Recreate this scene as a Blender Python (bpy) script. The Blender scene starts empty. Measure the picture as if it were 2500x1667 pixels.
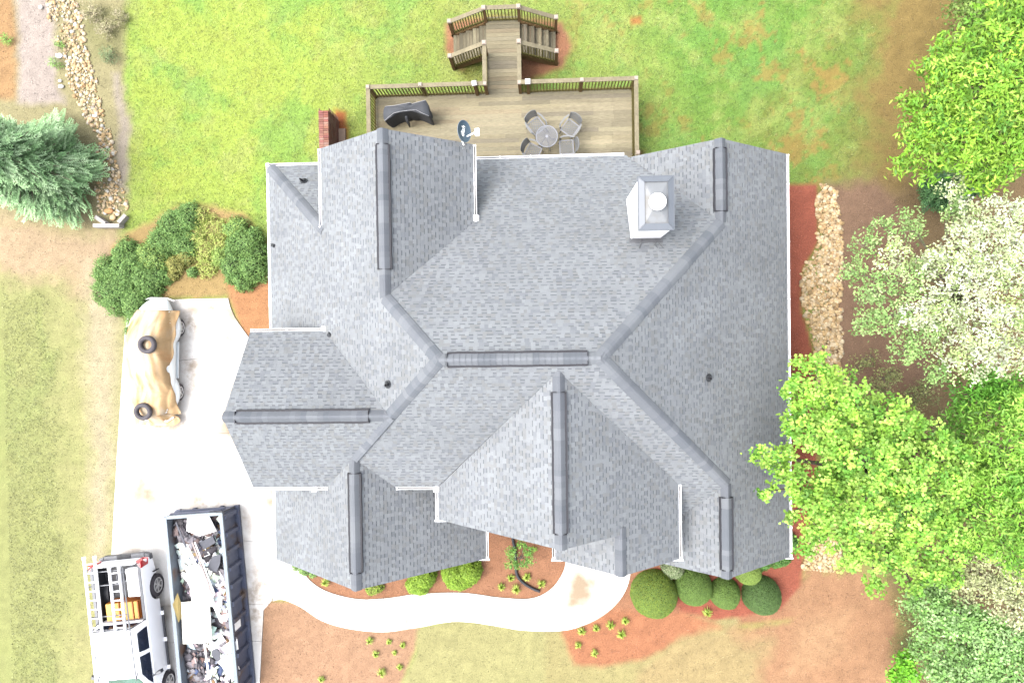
import bpy, bmesh, math, random
import numpy as np
from mathutils import Vector, Matrix, Euler
random.seed(7); RNG = np.random.default_rng(7)
rad = math.radians
sc = bpy.context.scene
COL = sc.collection
# ---------------------------------------------------------------- camera
CAMZ = 24.0
EUL = Euler((-0.016, 0.0496, -0.0147), 'XYZ')
FPX = 1667.0
cd = bpy.data.cameras.new('camera'); cam = bpy.data.objects.new('camera', cd); COL.objects.link(cam)
cam.location = (0, 0, CAMZ); cam.rotation_euler = EUL
cd.sensor_width = 36; cd.lens = 36*FPX/2500; cd.clip_start = .5; cd.clip_end = 1000
sc.camera = cam
# ---------------------------------------------------------------- sky, sun, exposure
GAIN = 5.2
SUN_EL, SUN_AZ = rad(64), rad(264)      # azimuth clockwise from north (+Y)
w = bpy.data.worlds.new('World'); sc.world = w; w.use_nodes = True
nt = w.node_tree; bg = nt.nodes['Background']
sky = nt.nodes.new('ShaderNodeTexSky'); sky.sky_type = 'NISHITA'; sky.sun_disc = False
sky.sun_elevation = SUN_EL; sky.sun_rotation = SUN_AZ; sky.air_density = 1.0; sky.dust_density = 4.0; sky.ozone_density = .6
hs = nt.nodes.new('ShaderNodeHueSaturation'); hs.inputs['Saturation'].default_value = .30
nt.links.new(sky.outputs[0], hs.inputs['Color']); nt.links.new(hs.outputs[0], bg.inputs['Color'])
bg.inputs['Strength'].default_value = 0.15
sd = bpy.data.lights.new('sun', 'SUN'); so = bpy.data.objects.new('sun', sd); COL.objects.link(so)
sd.energy = .6; sd.angle = rad(34); sd.color = (1.0, .96, .9)
sdir = Vector((math.sin(SUN_AZ)*math.cos(SUN_EL), math.cos(SUN_AZ)*math.cos(SUN_EL), math.sin(SUN_EL)))
so.rotation_euler = sdir.to_track_quat('Z', 'Y').to_euler(); so.location = sdir*60
sc.view_settings.view_transform = 'Standard'; sc.view_settings.look = 'None'
sc.view_settings.exposure = 2.73; sc.view_settings.gamma = 1.0
# ---------------------------------------------------------------- measuring helpers
RM = EUL.to_matrix()
def U(px, py, z=0.0):
    """world point at height z seen at photo pixel (2500 wide)"""
    d = RM @ Vector(((px-1250)/FPX, -(py-833.5)/FPX, -1.0))
    t = (z-CAMZ)/d.z
    return Vector((d.x*t, d.y*t, z))
K = 2500/2352
def O(ox, oy, z=0.0): return U(ox*K, oy*K, z)
RN = np.array([list(r) for r in RM])
def proj_np(x, y, z):
    v = np.stack([x, y, z-CAMZ], -1) @ RN
    return 1250+FPX*v[..., 0]/-v[..., 2], 833.5-FPX*v[..., 1]/-v[..., 2]
# ---------------------------------------------------------------- colour
def s2l(c):
    c = c/255.0
    return c/12.92 if c <= .04045 else ((c+.055)/1.055)**2.4
def C(r, g, b, k=1.0): return tuple(min(.85, s2l(v)/GAIN*k) for v in (r, g, b))
MATS = {}
def mat(name, col, rough=.85, var=.15, vscale=6.0, fine=0.0, fscale=60.0, bump=0.0, bscale=40.0, attr=False, metal=0.0, spec=.3, transl=0.0, stretch=None, col2=None, c2scale=1.0, c2lo=.45, c2hi=.6, coat=0.0):
    if name in MATS: return MATS[name]
    m = bpy.data.materials.new(name); m.use_nodes = True; n = m.node_tree; N = n.nodes; L = n.links
    b = N['Principled BSDF']; b.inputs['Roughness'].default_value = rough; b.inputs['Metallic'].default_value = metal
    b.inputs['Specular IOR Level'].default_value = spec
    if coat: b.inputs['Coat Weight'].default_value = coat
    tc = N.new('ShaderNodeTexCoord'); vec = tc.outputs['Object']
    if stretch:
        mp = N.new('ShaderNodeMapping'); mp.inputs['Scale'].default_value = stretch; L.new(vec, mp.inputs['Vector']); vec = mp.outputs[0]
    if attr:
        a = N.new('ShaderNodeAttribute'); a.attribute_name = 'Col'; cur = a.outputs['Color']
    else:
        r = N.new('ShaderNodeRGB'); r.outputs[0].default_value = (*col, 1); cur = r.outputs[0]
    if col2:
        nz = N.new('ShaderNodeTexNoise'); nz.inputs['Scale'].default_value = c2scale; nz.inputs['Detail'].default_value = 6; L.new(vec, nz.inputs['Vector'])
        mr = N.new('ShaderNodeMapRange'); mr.inputs[1].default_value = c2lo; mr.inputs[2].default_value = c2hi; L.new(nz.outputs[0], mr.inputs[0])
        mx = N.new('ShaderNodeMix'); mx.data_type = 'RGBA'; L.new(mr.outputs[0], mx.inputs[0]); L.new(cur, mx.inputs[6]); mx.inputs[7].default_value = (*col2, 1); cur = mx.outputs[2]
    def mul(cur, scale, amt, det):
        nz = N.new('ShaderNodeTexNoise'); nz.inputs['Scale'].default_value = scale; nz.inputs['Detail'].default_value = det; nz.inputs['Roughness'].default_value = .65
        L.new(vec, nz.inputs['Vector'])
        mr = N.new('ShaderNodeMapRange'); mr.inputs[1].default_value = .25; mr.inputs[2].default_value = .75
        mr.inputs[3].default_value = 1-amt; mr.inputs[4].default_value = 1+amt; L.new(nz.outputs[0], mr.inputs[0])
        vm = N.new('ShaderNodeVectorMath'); vm.operation = 'SCALE'; L.new(cur, vm.inputs[0]); L.new(mr.outputs[0], vm.inputs['Scale'])
        return vm.outputs[0]
    if var: cur = mul(cur, vscale, var, 5)
    if fine: cur = mul(cur, fscale, fine, 2)
    L.new(cur, b.inputs['Base Color'])
    if bump:
        nz = N.new('ShaderNodeTexNoise'); nz.inputs['Scale'].default_value = bscale; nz.inputs['Detail'].default_value = 4; L.new(vec, nz.inputs['Vector'])
        bp = N.new('ShaderNodeBump'); bp.inputs['Strength'].default_value = bump; bp.inputs['Distance'].default_value = .02
        L.new(nz.outputs[0], bp.inputs['Height']); L.new(bp.outputs[0], b.inputs['Normal'])
    if transl:
        t = N.new('ShaderNodeBsdfTranslucent'); L.new(cur, t.inputs['Color']); ms = N.new('ShaderNodeMixShader'); ms.inputs[0].default_value = transl
        L.new(b.outputs[0], ms.inputs[1]); L.new(t.outputs[0], ms.inputs[2]); L.new(ms.outputs[0], N['Material Output'].inputs['Surface'])
    MATS[name] = m
    return m
# ---------------------------------------------------------------- object helpers
ORG = {}
def tag(o, label=None, cat=None, group=None, kind=None):
    if label: o['label'] = label
    if cat: o['category'] = cat
    if group: o['group'] = group
    if kind: o['kind'] = kind
    return o
def thing(name, label, cat, loc=(0, 0, 0), rz=0.0, group=None):
    o = bpy.data.objects.new(name, None); COL.objects.link(o); o.location = loc; o.rotation_euler = (0, 0, rz)
    o.empty_display_size = .2
    M = Matrix.Translation(Vector(loc)) @ Matrix.Rotation(rz, 4, 'Z')
    ORG[o.name] = M.inverted()
    return tag(o, label, cat, group)
def copy_tree(o, parent=None):
    c = o.copy(); COL.objects.link(c)
    if parent: c.parent = parent
    for ch in list(o.children): copy_tree(ch, c)
    return c
def link_mesh(name, me, m, parent=None, world=True, base=None, smooth=False):
    o = bpy.data.objects.new(name, me); COL.objects.link(o)
    if m: me.materials.append(m)
    if smooth: me.polygons.foreach_set('use_smooth', [True]*len(me.polygons))
    if parent is not None:
        o.parent = parent
        if world: me.transform(ORG[parent.name]); ORG[o.name] = ORG[parent.name]
        else: ORG[o.name] = Matrix.Identity(4)
    elif world and len(me.vertices):
        co = np.empty(len(me.vertices)*3, np.float32); me.vertices.foreach_get('co', co); co = co.reshape(-1, 3)
        b = Vector(base) if base is not None else Vector(((co[:, 0].min()+co[:, 0].max())/2, (co[:, 1].min()+co[:, 1].max())/2, co[:, 2].min()))
        me.transform(Matrix.Translation(-b)); o.location = b; ORG[o.name] = Matrix.Translation(-b)
    return o
class MB:
    def __init__(s): s.v = []; s.f = []; s.c = []; s.col = None
    def quad(s, a, b, c, d): s.poly([a, b, c, d])
    def poly(s, pts):
        n = len(s.v); s.v += [tuple(p) for p in pts]; s.f.append(tuple(range(n, n+len(pts)))); s.c.append(s.col)
    def mesh(s, vs, fs):
        n = len(s.v); s.v += [tuple(p) for p in vs]
        for f in fs: s.f.append(tuple(i+n for i in f)); s.c.append(s.col)
    def box(s, c, size, rz=0.0, M=None):
        x, y, z = size[0]/2, size[1]/2, size[2]/2
        R = M if M is not None else Matrix.Rotation(rz, 3, 'Z'); c = Vector(c)
        vs = [c + R @ Vector((i*x, j*y, k*z)) for k in (-1, 1) for j in (-1, 1) for i in (-1, 1)]
        s.mesh(vs, [(0, 2, 3, 1), (4, 5, 7, 6), (0, 1, 5, 4), (2, 6, 7, 3), (0, 4, 6, 2), (1, 3, 7, 5)])
    def bar(s, p, q, wd, h, up=Vector((0, 0, 1))):
        p, q = Vector(p), Vector(q); d = (q-p); L = d.length
        if L < 1e-6: return
        d /= L; sx = d.cross(up)
        if sx.length < 1e-4: sx = Vector((1, 0, 0))
        sx.normalize(); u = sx.cross(d)
        M = Matrix((sx, d, u)).transposed()
        s.box((p+q)/2, (wd, L, h), M=M)
    def prism(s, poly, z0, z1):
        n = len(poly); A = sum(poly[i][0]*poly[(i+1) % n][1]-poly[(i+1) % n][0]*poly[i][1] for i in range(n))
        P = list(poly) if A > 0 else list(reversed(poly))
        vs = [(p[0], p[1], z0) for p in P]+[(p[0], p[1], z1) for p in P]
        fs = [tuple(range(n, 2*n)), tuple(reversed(range(n)))]+[(i, (i+1) % n, n+(i+1) % n, n+i) for i in range(n)]
        s.mesh(vs, fs)
    def tube(s, pts, r, seg=8, caps=True):
        pts = [Vector(p) for p in pts]; rs = r if isinstance(r, (list, tuple)) else [r]*len(pts)
        vs = []; fs = []; ref = None
        for i, p in enumerate(pts):
            d = (pts[min(i+1, len(pts)-1)]-pts[max(i-1, 0)]).normalized()
            if ref is None:
                ref = d.cross(Vector((0, 0, 1)))
                if ref.length < .05: ref = Vector((1, 0, 0))
            a = (ref-d*ref.dot(d)).normalized(); ref = a; b = d.cross(a)
            for k in range(seg):
                t = 2*math.pi*k/seg; vs.append(p+(a*math.cos(t)+b*math.sin(t))*rs[i])
        for i in range(len(pts)-1):
            for k in range(seg):
                fs.append((i*seg+k, i*seg+(k+1) % seg, (i+1)*seg+(k+1) % seg, (i+1)*seg+k))
        if caps: fs.append(tuple(reversed(range(seg)))); fs.append(tuple((len(pts)-1)*seg+k for k in range(seg)))
        s.mesh(vs, fs)
    def loft(s, rings, closed=True, caps=True):
        n = len(rings[0]); vs = [p for r in rings for p in r]; fs = []
        for i in range(len(rings)-1):
            for k in range(n if closed else n-1):
                fs.append((i*n+k, i*n+(k+1) % n, (i+1)*n+(k+1) % n, (i+1)*n+k))
        if caps: fs.append(tuple(reversed(range(n)))); fs.append(tuple((len(rings)-1)*n+k for k in range(n)))
        s.mesh(vs, fs)
    def disc(s, c, r, h, seg=24, ax=None):
        c = Vector(c); ax = Vector((0, 0, 1)) if ax is None else Vector(ax).normalized()
        s.tube([c-ax*h/2, c+ax*h/2], r, seg)
    def build(s, name, m, parent=None, world=True, base=None, smooth=False, bevel=0.0, **t):
        me = bpy.data.meshes.new(name); me.from_pydata(s.v, [], s.f); me.update()
        if any(c is not None for c in s.c):
            ca = me.color_attributes.new('Col', 'FLOAT_COLOR', 'CORNER')
            arr = []
            for f, c in zip(s.f, s.c): arr += list((*(c or (.3, .3, .3)), 1.0))*len(f)
            ca.data.foreach_set('color', arr)
        o = link_mesh(name, me, m, parent, world, base, smooth)
        if bevel:
            bv = o.modifiers.new('bevel', 'BEVEL'); bv.width = bevel; bv.segments = 2; bv.limit_method = 'ANGLE'
        if t: tag(o, **t)
        return o
def np_mesh(name, V, F, m, parent=None, colors=None, world=True, base=None, smooth=False, **t):
    """V (n,3), F (m,k) ints, per-face colours (m,3)"""
    me = bpy.data.meshes.new(name); V = np.asarray(V, np.float32); F = np.asarray(F, np.int32); k = F.shape[1]
    me.vertices.add(len(V)); me.vertices.foreach_set('co', V.ravel())
    me.loops.add(F.size); me.loops.foreach_set('vertex_index', F.ravel())
    me.polygons.add(len(F)); me.polygons.foreach_set('loop_start', np.arange(0, F.size, k, dtype=np.int32))
    me.update(calc_edges=True)
    if colors is not None:
        ca = me.color_attributes.new('Col', 'FLOAT_COLOR', 'CORNER')
        c = np.concatenate([colors, np.ones((len(F), 1))], 1); ca.data.foreach_set('color', np.repeat(c, k, 0).astype(np.float32).ravel())
    o = link_mesh(name, me, m, parent, world, base, smooth)
    if t: tag(o, **t)
    return o
def smooth_poly(pts, n=6, closed=True):
    out = []; m = len(pts)
    for i in range(m if closed else m-1):
        g = (lambda j: pts[j % m]) if closed else (lambda j: pts[max(0, min(m-1, j))])
        p0, p1, p2, p3 = g(i-1), g(i), g(i+1), g(i+2)
        for k in range(n):
            t = k/n
            out.append(tuple(.5*((2*p1[a])+(-p0[a]+p2[a])*t+(2*p0[a]-5*p1[a]+4*p2[a]-p3[a])*t*t+(-p0[a]+3*p1[a]-3*p2[a]+p3[a])*t**3) for a in range(len(p1))))
    if not closed: out.append(tuple(pts[-1]))
    return out
def vnoise(x, y, seed=0):
    """2-D value noise in 0..1"""
    def h(i, j):
        v = np.sin(i*127.1+j*311.7+seed*74.7)*43758.5453
        return v-np.floor(v)
    xi, yi = np.floor(x), np.floor(y); fx, fy = x-xi, y-yi; fx = fx*fx*(3-2*fx); fy = fy*fy*(3-2*fy)
    return (h(xi, yi)*(1-fx)+h(xi+1, yi)*fx)*(1-fy)+(h(xi, yi+1)*(1-fx)+h(xi+1, yi+1)*fx)*fy
def fbm(x, y, seed=0, o=4):
    a = 0; s = 0; k = 1.0
    for i in range(o): a = a+k*vnoise(x*2**i, y*2**i, seed+i*13); s += k; k *= .55
    return a/s
def sdist(x, y, poly):
    """signed distance to polygon, positive inside"""
    d = np.full(x.shape, 1e9); ins = np.zeros(x.shape, bool); n = len(poly)
    for i in range(n):
        ax, ay = poly[i][:2]; bx, by = poly[(i+1) % n][:2]
        ex, ey = bx-ax, by-ay; wx, wy = x-ax, y-ay
        t = np.clip((wx*ex+wy*ey)/(ex*ex+ey*ey+1e-12), 0, 1)
        d = np.minimum(d, np.hypot(wx-ex*t, wy-ey*t))
        c = ((ay > y) != (by > y)) & (x < (bx-ax)*(y-ay)/((by-ay) if by != ay else 1e-9)+ax)
        ins ^= c
    return np.where(ins, d, -d)
# ================================================================ GROUND
# zones in overview pixels (2352 wide), on the ground
DRIVE = [(300, 690), (525, 685), (530, 705), (540, 728), (553, 748), (572, 775), (720, 800), (720, 1230), (660, 1260), (645, 1290), (625, 1378), (606, 1400), (597, 1568), (590, 1760), (236, 1760), (246, 1568), (257, 1290), (270, 1050), (288, 770)]
WALK_A = smooth_poly([(640, 1262), (688, 1305), (722, 1340), (765, 1362), (830, 1375), (900, 1371), (960, 1363), (1060, 1360), (1150, 1371), (1220, 1373), (1265, 1352), (1292, 1315), (1300, 1280), (1302, 1225)], 5, False)
WALK_B = smooth_poly([(1452, 1225), (1450, 1300), (1435, 1358), (1395, 1405), (1340, 1435), (1280, 1448), (1200, 1446), (1150, 1438), (1085, 1428), (1030, 1427), (960, 1440), (880, 1450), (800, 1442), (740, 1424), (690, 1392), (650, 1376), (627, 1379)], 5, False)
WALK = WALK_A + WALK_B
Z = []   # (poly, colour, softness px, warp px, strength)
def zone(poly, col, soft=8, warp=10, k=1.0): Z.append((poly, col, soft, warp, k))
BASE = (192, 220, 114)
zone([(290, -300), (1100, -300), (1000, 200), (600, 500), (290, 500)], (206, 230, 108), 60, 60)
zone([(1500, -300), (2120, -300), (2080, 480), (1500, 480)], (150, 196, 90), 120, 80)
zone([(780, -50), (1500, -50), (1480, 340), (820, 360)], (186, 210, 108), 60, 60, .7)
zone([(1960, -300), (2300, -300), (2300, 520), (1900, 520), (1960, 300)], (184, 158, 98), 90, 90)
zone([(1700, 180), (1900, 120), (1900, 400), (1780, 400)], (176, 170, 92), 50, 60, .55)
# east woodland floor
zone([(2210, -300), (3200, -300), (3200, 2200), (2030, 2200), (2060, 1300), (1890, 900), (1905, 430), (2080, 420), (2190, 200)], (172, 146, 108), 34, 50)
zone([(1895, 425), (2020, 425), (2110, 520), (2150, 900), (1900, 900)], (180, 146, 120), 14, 14)
# left strip
zone([(-800, -400), (300, -400), (285, 150), (300, 300), (290, 470), (240, 620), (-800, 620)], (206, 196, 148), 12, 16)
zone([(-800, -400), (35, -400), (40, 230), (-800, 300)], (222, 178, 128), 10, 14)
zone([(36, -400), (120, -400), (130, 60), (125, 190), (150, 240), (45, 240)], (224, 208, 196), 9, 10)
zone([(255, 170), (275, 170), (300, 320), (290, 440), (262, 430), (272, 300)], (214, 200, 180), 8, 10)
zone([(180, 20), (290, 10), (285, 130), (200, 140)], (178, 176, 122), 16, 20, .8)
# lower left
zone([(-800, 500), (230, 515), (280, 560), (225, 640), (302, 760), (292, 1050), (276, 1300), (266, 1800), (-800, 1800)], (212, 208, 146), 8, 8)
zone([(-100, 495), (150, 515), (250, 520), (290, 560), (225, 640), (200, 690), (60, 640), (-100, 600)], (232, 204, 166), 30, 30)
zone([(200, 600), (280, 700), (272, 900), (250, 1290), (215, 1290), (205, 900), (190, 720)], (236, 220, 184), 22, 16, .85)
zone([(-800, 700), (150, 640), (170, 1290), (150, 1800), (-800, 1800)], (190, 198, 126), 50, 60, .7)
# hedge bed
zone([(250, 560), (420, 470), (560, 480), (615, 560), (625, 760), (560, 770), (520, 680), (300, 700), (240, 640)], (222, 190, 130), 8, 12)
zone([(520, 650), (600, 610), (630, 620), (640, 800), (560, 780)], (238, 176, 126), 6, 6)
# front beds
zone([(610, 1210), (1560, 1210), (1830, 1300), (1830, 1420), (1640, 1440), (1500, 1500), (1420, 1525), (1330, 1525), (1290, 1470), (1260, 1440), (1200, 1400), (700, 1400)], (218, 160, 124), 5, 5)
zone([(590, 1375), (720, 1385), (900, 1425), (970, 1436), (955, 1490), (905, 1620), (880, 1800), (580, 1800)], (228, 182, 146), 6, 5)
zone([(960, 1440), (1050, 1420), (1180, 1430), (1290, 1448), (1330, 1540), (1420, 1560), (1500, 1800), (860, 1800), (910, 1600), (955, 1500)], (214, 208, 146), 6, 7)
zone([(1250, 1440), (1700, 1400), (1700, 1700), (1250, 1700)], (214, 202, 142), 8, 8)
zone([(1285, 1445), (1400, 1400), (1560, 1400), (1660, 1440), (1560, 1470), (1480, 1510), (1380, 1530), (1320, 1522)], (228, 158, 118), 7, 7)
zone([(1480, 1520), (1600, 1450), (1800, 1440), (1900, 1440), (1760, 1800), (1400, 1800)], (220, 196, 142), 14, 20)
zone([(1800, 1350), (1860, 1290), (1980, 1300), (2060, 1360), (2060, 1800), (1700, 1800), (1760, 1480), (1680, 1440), (1800, 1425)], (222, 172, 132), 22, 30)
zone([(1840, 1440), (1960, 1400), (1930, 1520), (1800, 1570)], (236, 190, 146), 24, 30, .7)
# red mulch round the east side
zone([(1800, 424), (1878, 422), (1880, 560), (1845, 620), (1842, 720), (1866, 800), (1880, 1000), (1870, 1180), (1845, 1290), (1836, 1350), (1790, 1400), (1640, 1425), (1560, 1400), (1500, 1300), (1760, 1300)], (212, 126, 102), 4, 4)
# bare clay by the deck stair, brick wall
zone([(1025, 50), (1110, 40), (1290, 50), (1312, 110), (1290, 155), (1190, 190), (1060, 165), (1026, 120)], (216, 156, 120), 7, 10)
zone([(1055, 140), (1115, 135), (1115, 185), (1075, 185)], (130, 150, 60), 8, 6)
zone([(768, 250), (795, 258), (802, 320), (780, 352), (755, 352)], (214, 132, 84), 6, 5)
zone([(1448, 42), (1475, 38), (1478, 58), (1452, 60)], (222, 158, 96), 5, 4)
zone([(860, 345), (1480, 345), (1480, 395), (860, 395)], (150, 110, 80), 8, 5)
LIN = np.vectorize(s2l)
def ground_col(ox, oy, X, Y):
    c = np.empty(ox.shape+(3,)); c[:] = LIN(np.array(BASE, float))/GAIN
    wx = (fbm(X*.9, Y*.9, 3)-.5)*2; wy = (fbm(X*.9, Y*.9, 29)-.5)*2
    wx2 = (fbm(X*4, Y*4, 5)-.5)*2; wy2 = (fbm(X*4, Y*4, 19)-.5)*2
    for poly, col, soft, warp, k in Z:
        x0 = min(p[0] for p in poly)-80; x1 = max(p[0] for p in poly)+80; y0 = min(p[1] for p in poly)-80; y1 = max(p[1] for p in poly)+80
        m = (ox > x0) & (ox < x1) & (oy > y0) & (oy < y1)
        if not m.any(): continue
        d = sdist(ox[m]+wx[m]*warp+wx2[m]*warp*.5, oy[m]+wy[m]*warp+wy2[m]*warp*.5, poly)
        a = np.clip(.5+d/(2*soft), 0, 1)[:, None]*k
        c[m] = c[m]*(1-a)+LIN(np.array(col, float))/GAIN*a
    # mottling: yellow and bare spots in green areas
    g = c[..., 1]/(c[..., 0]+1e-6)
    green = np.clip((g-1.0)/.25, 0, 1)
    n1 = fbm(X*.55+wx*.8, Y*.55+wy*.8, 41, 6); n2 = fbm(X*1.5+wx2*.5, Y*1.5+wy2*.5, 57, 5); n3 = fbm(X*5, Y*5, 77)
    yl = np.clip((n2-.5)*5, 0, 1)*green*.55
    yc = LIN(np.array((214, 226, 130), float))/GAIN
    c = c*(1-yl[..., None])+yc*yl[..., None]
    dk = np.clip((n1-.5)*6, 0, 1)*green*.5
    dc = LIN(np.array((150, 214, 108), float))/GAIN
    c = c*(1-dk[..., None])+dc*dk[..., None]
    br = np.clip((fbm(X*1.6+wx2, Y*1.6+wy2, 91, 5)-.58)*9, 0, 1)*np.clip((ox-900)/900, .15, 1)*green*.6
    bc = LIN(np.array((214, 160, 100), float))/GAIN
    c = c*(1-br[..., None])+bc*br[..., None]
    c *= (.82+.36*n3)[..., None]
    return c
xs = np.concatenate([[-220, -90, -45, -28], np.arange(-21.5, 19.01, .1), [26, 45, 90, 220]])
ys = np.concatenate([[-220, -90, -40, -22], np.arange(-15.5, 14.51, .1), [22, 40, 90, 220]])
GX, GY = np.meshgrid(xs, ys); GZ = np.zeros_like(GX)
gx, gy = proj_np(GX, GY, GZ)
gcol = ground_col(gx/K, gy/K, GX, GY)
nx, ny = len(xs), len(ys); idx = np.arange(nx*ny).reshape(ny, nx)
Fg = np.stack([idx[:-1, :-1], idx[:-1, 1:], idx[1:, 1:], idx[1:, :-1]], -1).reshape(-1, 4)
Vg = np.stack([GX, GY, GZ], -1).reshape(-1, 3)
m_ground = mat('ground_mix', (0, 0, 0), .95, var=.10, vscale=2.2, fine=.34, fscale=26, bump=.5, bscale=45, attr=True, spec=.1)
me = bpy.data.meshes.new('ground'); me.vertices.add(len(Vg)); me.vertices.foreach_set('co', Vg.astype(np.float32).ravel())
me.loops.add(Fg.size); me.loops.foreach_set('vertex_index', Fg.astype(np.int32).ravel()); me.polygons.add(len(Fg)); me.polygons.foreach_set('loop_start', np.arange(0, Fg.size, 4, dtype=np.int32)); me.update(calc_edges=True)
ca = me.color_attributes.new('Col', 'FLOAT_COLOR', 'POINT')
ca.data.foreach_set('color', np.concatenate([gcol.reshape(-1, 3), np.ones((nx*ny, 1))], 1).astype(np.float32).ravel())
tag(link_mesh('ground', me, m_ground, world=False), kind='structure')
def P2(poly, z=0): return [O(p[0], p[1], z) for p in poly]
# ---- concrete: panels between joints, on a dark sub-base
m_conc = mat('concrete', (.42, .405, .385), .9, var=.08, vscale=1.2, fine=.05, fscale=30, bump=.15, bscale=60, col2=(.150, .116, .080), c2scale=.42, c2lo=.49, c2hi=.66, spec=.2)
def stain(m, spots, col):
    n = m.node_tree; N = n.nodes; L = n.links; b = N['Principled BSDF']; src = b.inputs['Base Color'].links[0].from_socket
    g = N.new('ShaderNodeNewGeometry'); nz = N.new('ShaderNodeTexNoise'); nz.inputs['Scale'].default_value = 1.7; nz.inputs['Detail'].default_value = 7; nz.inputs['Roughness'].default_value = .7; L.new(g.outputs['Position'], nz.inputs['Vector']); acc = None
    for (x, y, rx, ry, k) in spots:
        mp = N.new('ShaderNodeVectorMath'); mp.operation = 'SUBTRACT'; L.new(g.outputs['Position'], mp.inputs[0]); mp.inputs[1].default_value = (x, y, .045)
        dv = N.new('ShaderNodeVectorMath'); dv.operation = 'DIVIDE'; L.new(mp.outputs[0], dv.inputs[0]); dv.inputs[1].default_value = (rx, ry, 9)
        ln = N.new('ShaderNodeVectorMath'); ln.operation = 'LENGTH'; L.new(dv.outputs[0], ln.inputs[0])
        mr = N.new('ShaderNodeMapRange'); mr.inputs[1].default_value = 1.3; mr.inputs[2].default_value = .2; mr.inputs[3].default_value = 0; mr.inputs[4].default_value = k; L.new(ln.outputs['Value'], mr.inputs[0])
        if acc is None: acc = mr.outputs[0]
        else:
            mx = N.new('ShaderNodeMath'); mx.operation = 'MAXIMUM'; L.new(acc, mx.inputs[0]); L.new(mr.outputs[0], mx.inputs[1]); acc = mx.outputs[0]
    nr = N.new('ShaderNodeMapRange'); nr.inputs[1].default_value = .35; nr.inputs[2].default_value = .62; L.new(nz.outputs[0], nr.inputs[0])
    mu = N.new('ShaderNodeMath'); mu.operation = 'MULTIPLY'; mu.use_clamp = True; L.new(acc, mu.inputs[0]); L.new(nr.outputs[0], mu.inputs[1])
    mix = N.new('ShaderNodeMix'); mix.data_type = 'RGBA'; L.new(mu.outputs[0], mix.inputs[0]); L.new(src, mix.inputs[6]); mix.inputs[7].default_value = (*col, 1); L.new(mix.outputs[2], b.inputs['Base Color'])
SP = []
for ox, oy, rx, ry, k in [(440, 740, .9, .8, .9), (440, 850, .5, 1.2, .8), (500, 705, .9, .4, .8), (370, 975, 1.6, .5, .85), (290, 940, .4, 1.0, .8), (480, 1150, 1.3, .5, .9), (590, 1380, .55, 1.6, 1.0), (560, 1200, .5, 1.0, .6), (360, 1160, .9, .4, .5), (300, 1265, 1.2, .35, .6), (615, 1330, .5, .8, .9), (1335, 1372, .35, .3, .6), (1375, 1400, .3, .2, .5)]:
    p = O(ox, oy, .045); SP.append((p.x, p.y, rx, ry, k))
stain(m_conc, SP, (.150, .112, .076))
m_sub = mat('joint_filler', C(150, 140, 128), .95)
def clip_half(poly, a, b, keep_left=True, off=0.0):
    """clip a plan polygon by the line a->b"""
    ax, ay = a; bx, by = b; L = math.hypot(bx-ax, by-ay); nxn, nyn = -(by-ay)/L, (bx-ax)/L
    sg = 1 if keep_left else -1
    f = lambda p: sg*((p[0]-ax)*nxn+(p[1]-ay)*nyn)-off
    out = []
    for i in range(len(poly)):
        p, q = poly[i], poly[(i+1) % len(poly)]; fp, fq = f(p), f(q)
        if fp >= 0: out.append(p)
        if (fp >= 0) != (fq >= 0):
            t = fp/(fp-fq); out.append((p[0]+(q[0]-p[0])*t, p[1]+(q[1]-p[1])*t))
    return out
def slab(name, poly, joints, z0, z1, m):
    pieces = [[(p.x, p.y) for p in P2(poly)]]
    for a, b in joints:
        A, B = O(*a), O(*b); nxt = []
        for pc in pieces:
            for kl in (True, False):
                q = clip_half(pc, (A.x, A.y), (B.x, B.y), kl, .006)
                if len(q) > 2: nxt.append(q)
        pieces = nxt
    mb = MB()
    for pc in pieces: mb.prism(pc, z0, z1)
    me_ob = mb.build(name, m, kind='structure', base=(0, 0, 0))
    return me_ob
mb = MB(); mb.prism([(p.x, p.y) for p in P2(DRIVE)], -.05, .012); mb.build('driveway_base', m_sub, kind='structure')
mb = MB(); mb.prism([(p.x, p.y) for p in P2(WALK)], -.05, .008); mb.build('walkway_base', m_sub, kind='structure')
slab('driveway', DRIVE, [((270, 992), (560, 995)), ((395, 830), (560, 812)), ((250, 1210), (640, 1248)), ((250, 1392), (620, 1385)), ((250, 1475), (620, 1470))], -.04, .045, m_conc)
slab('walkway', WALK, [((628, 1378), (660, 1290)), ((885, 1450), (880, 1360)), ((1038, 1440), (1040, 1350)), ((1150, 1445), (1156, 1365)), ((1302, 1452), (1275, 1352))], -.04, .04, m_conc)
#@@GROUND_END
# ================================================================ HOUSE
S_ = .788
xw, zw, yn2 = -8.58, 3.0, 5.257
xe, ze, ys_, zs, yn, zn = 7.30, 2.98, -4.39, 4.79, 5.28, 3.03
yr, zr, xA, xB = -.67, 7.73, -2.58, 1.28
x1, z1, xl1, xe2, yN1 = -4.165, 6.48, -6.34, -1.98, 5.27
x3, z3, yN3 = 4.87, 4.895, 5.20
x2, z2, yS2, xe22 = -5.33, 5.56, -7.07, -1.96
x4, z4, yS4 = 4.96, 4.825, -6.98
xmf, zmf, xml, xmr, ymf = .29, 7.47, -3.13, 3.63, -5.33
xp, zp, xpl, ypf = 1.87, 6.225, .17, -6.42
xg, yg, zg, ygn = -8.48, -2.15, 6.555, .09
house = thing('brick_house', 'large one-storey house under a many-gabled grey shingle roof, in the middle of the plot', 'house', (0, 0, 0))
WF = lambda x, y: zw+S_*(x-xw)
EF = lambda x, y: ze+S_*(xe-x)
SF = lambda x, y: zs+S_*(y-ys_)
NF = lambda x, y: zn+S_*(yn-y)
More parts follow.
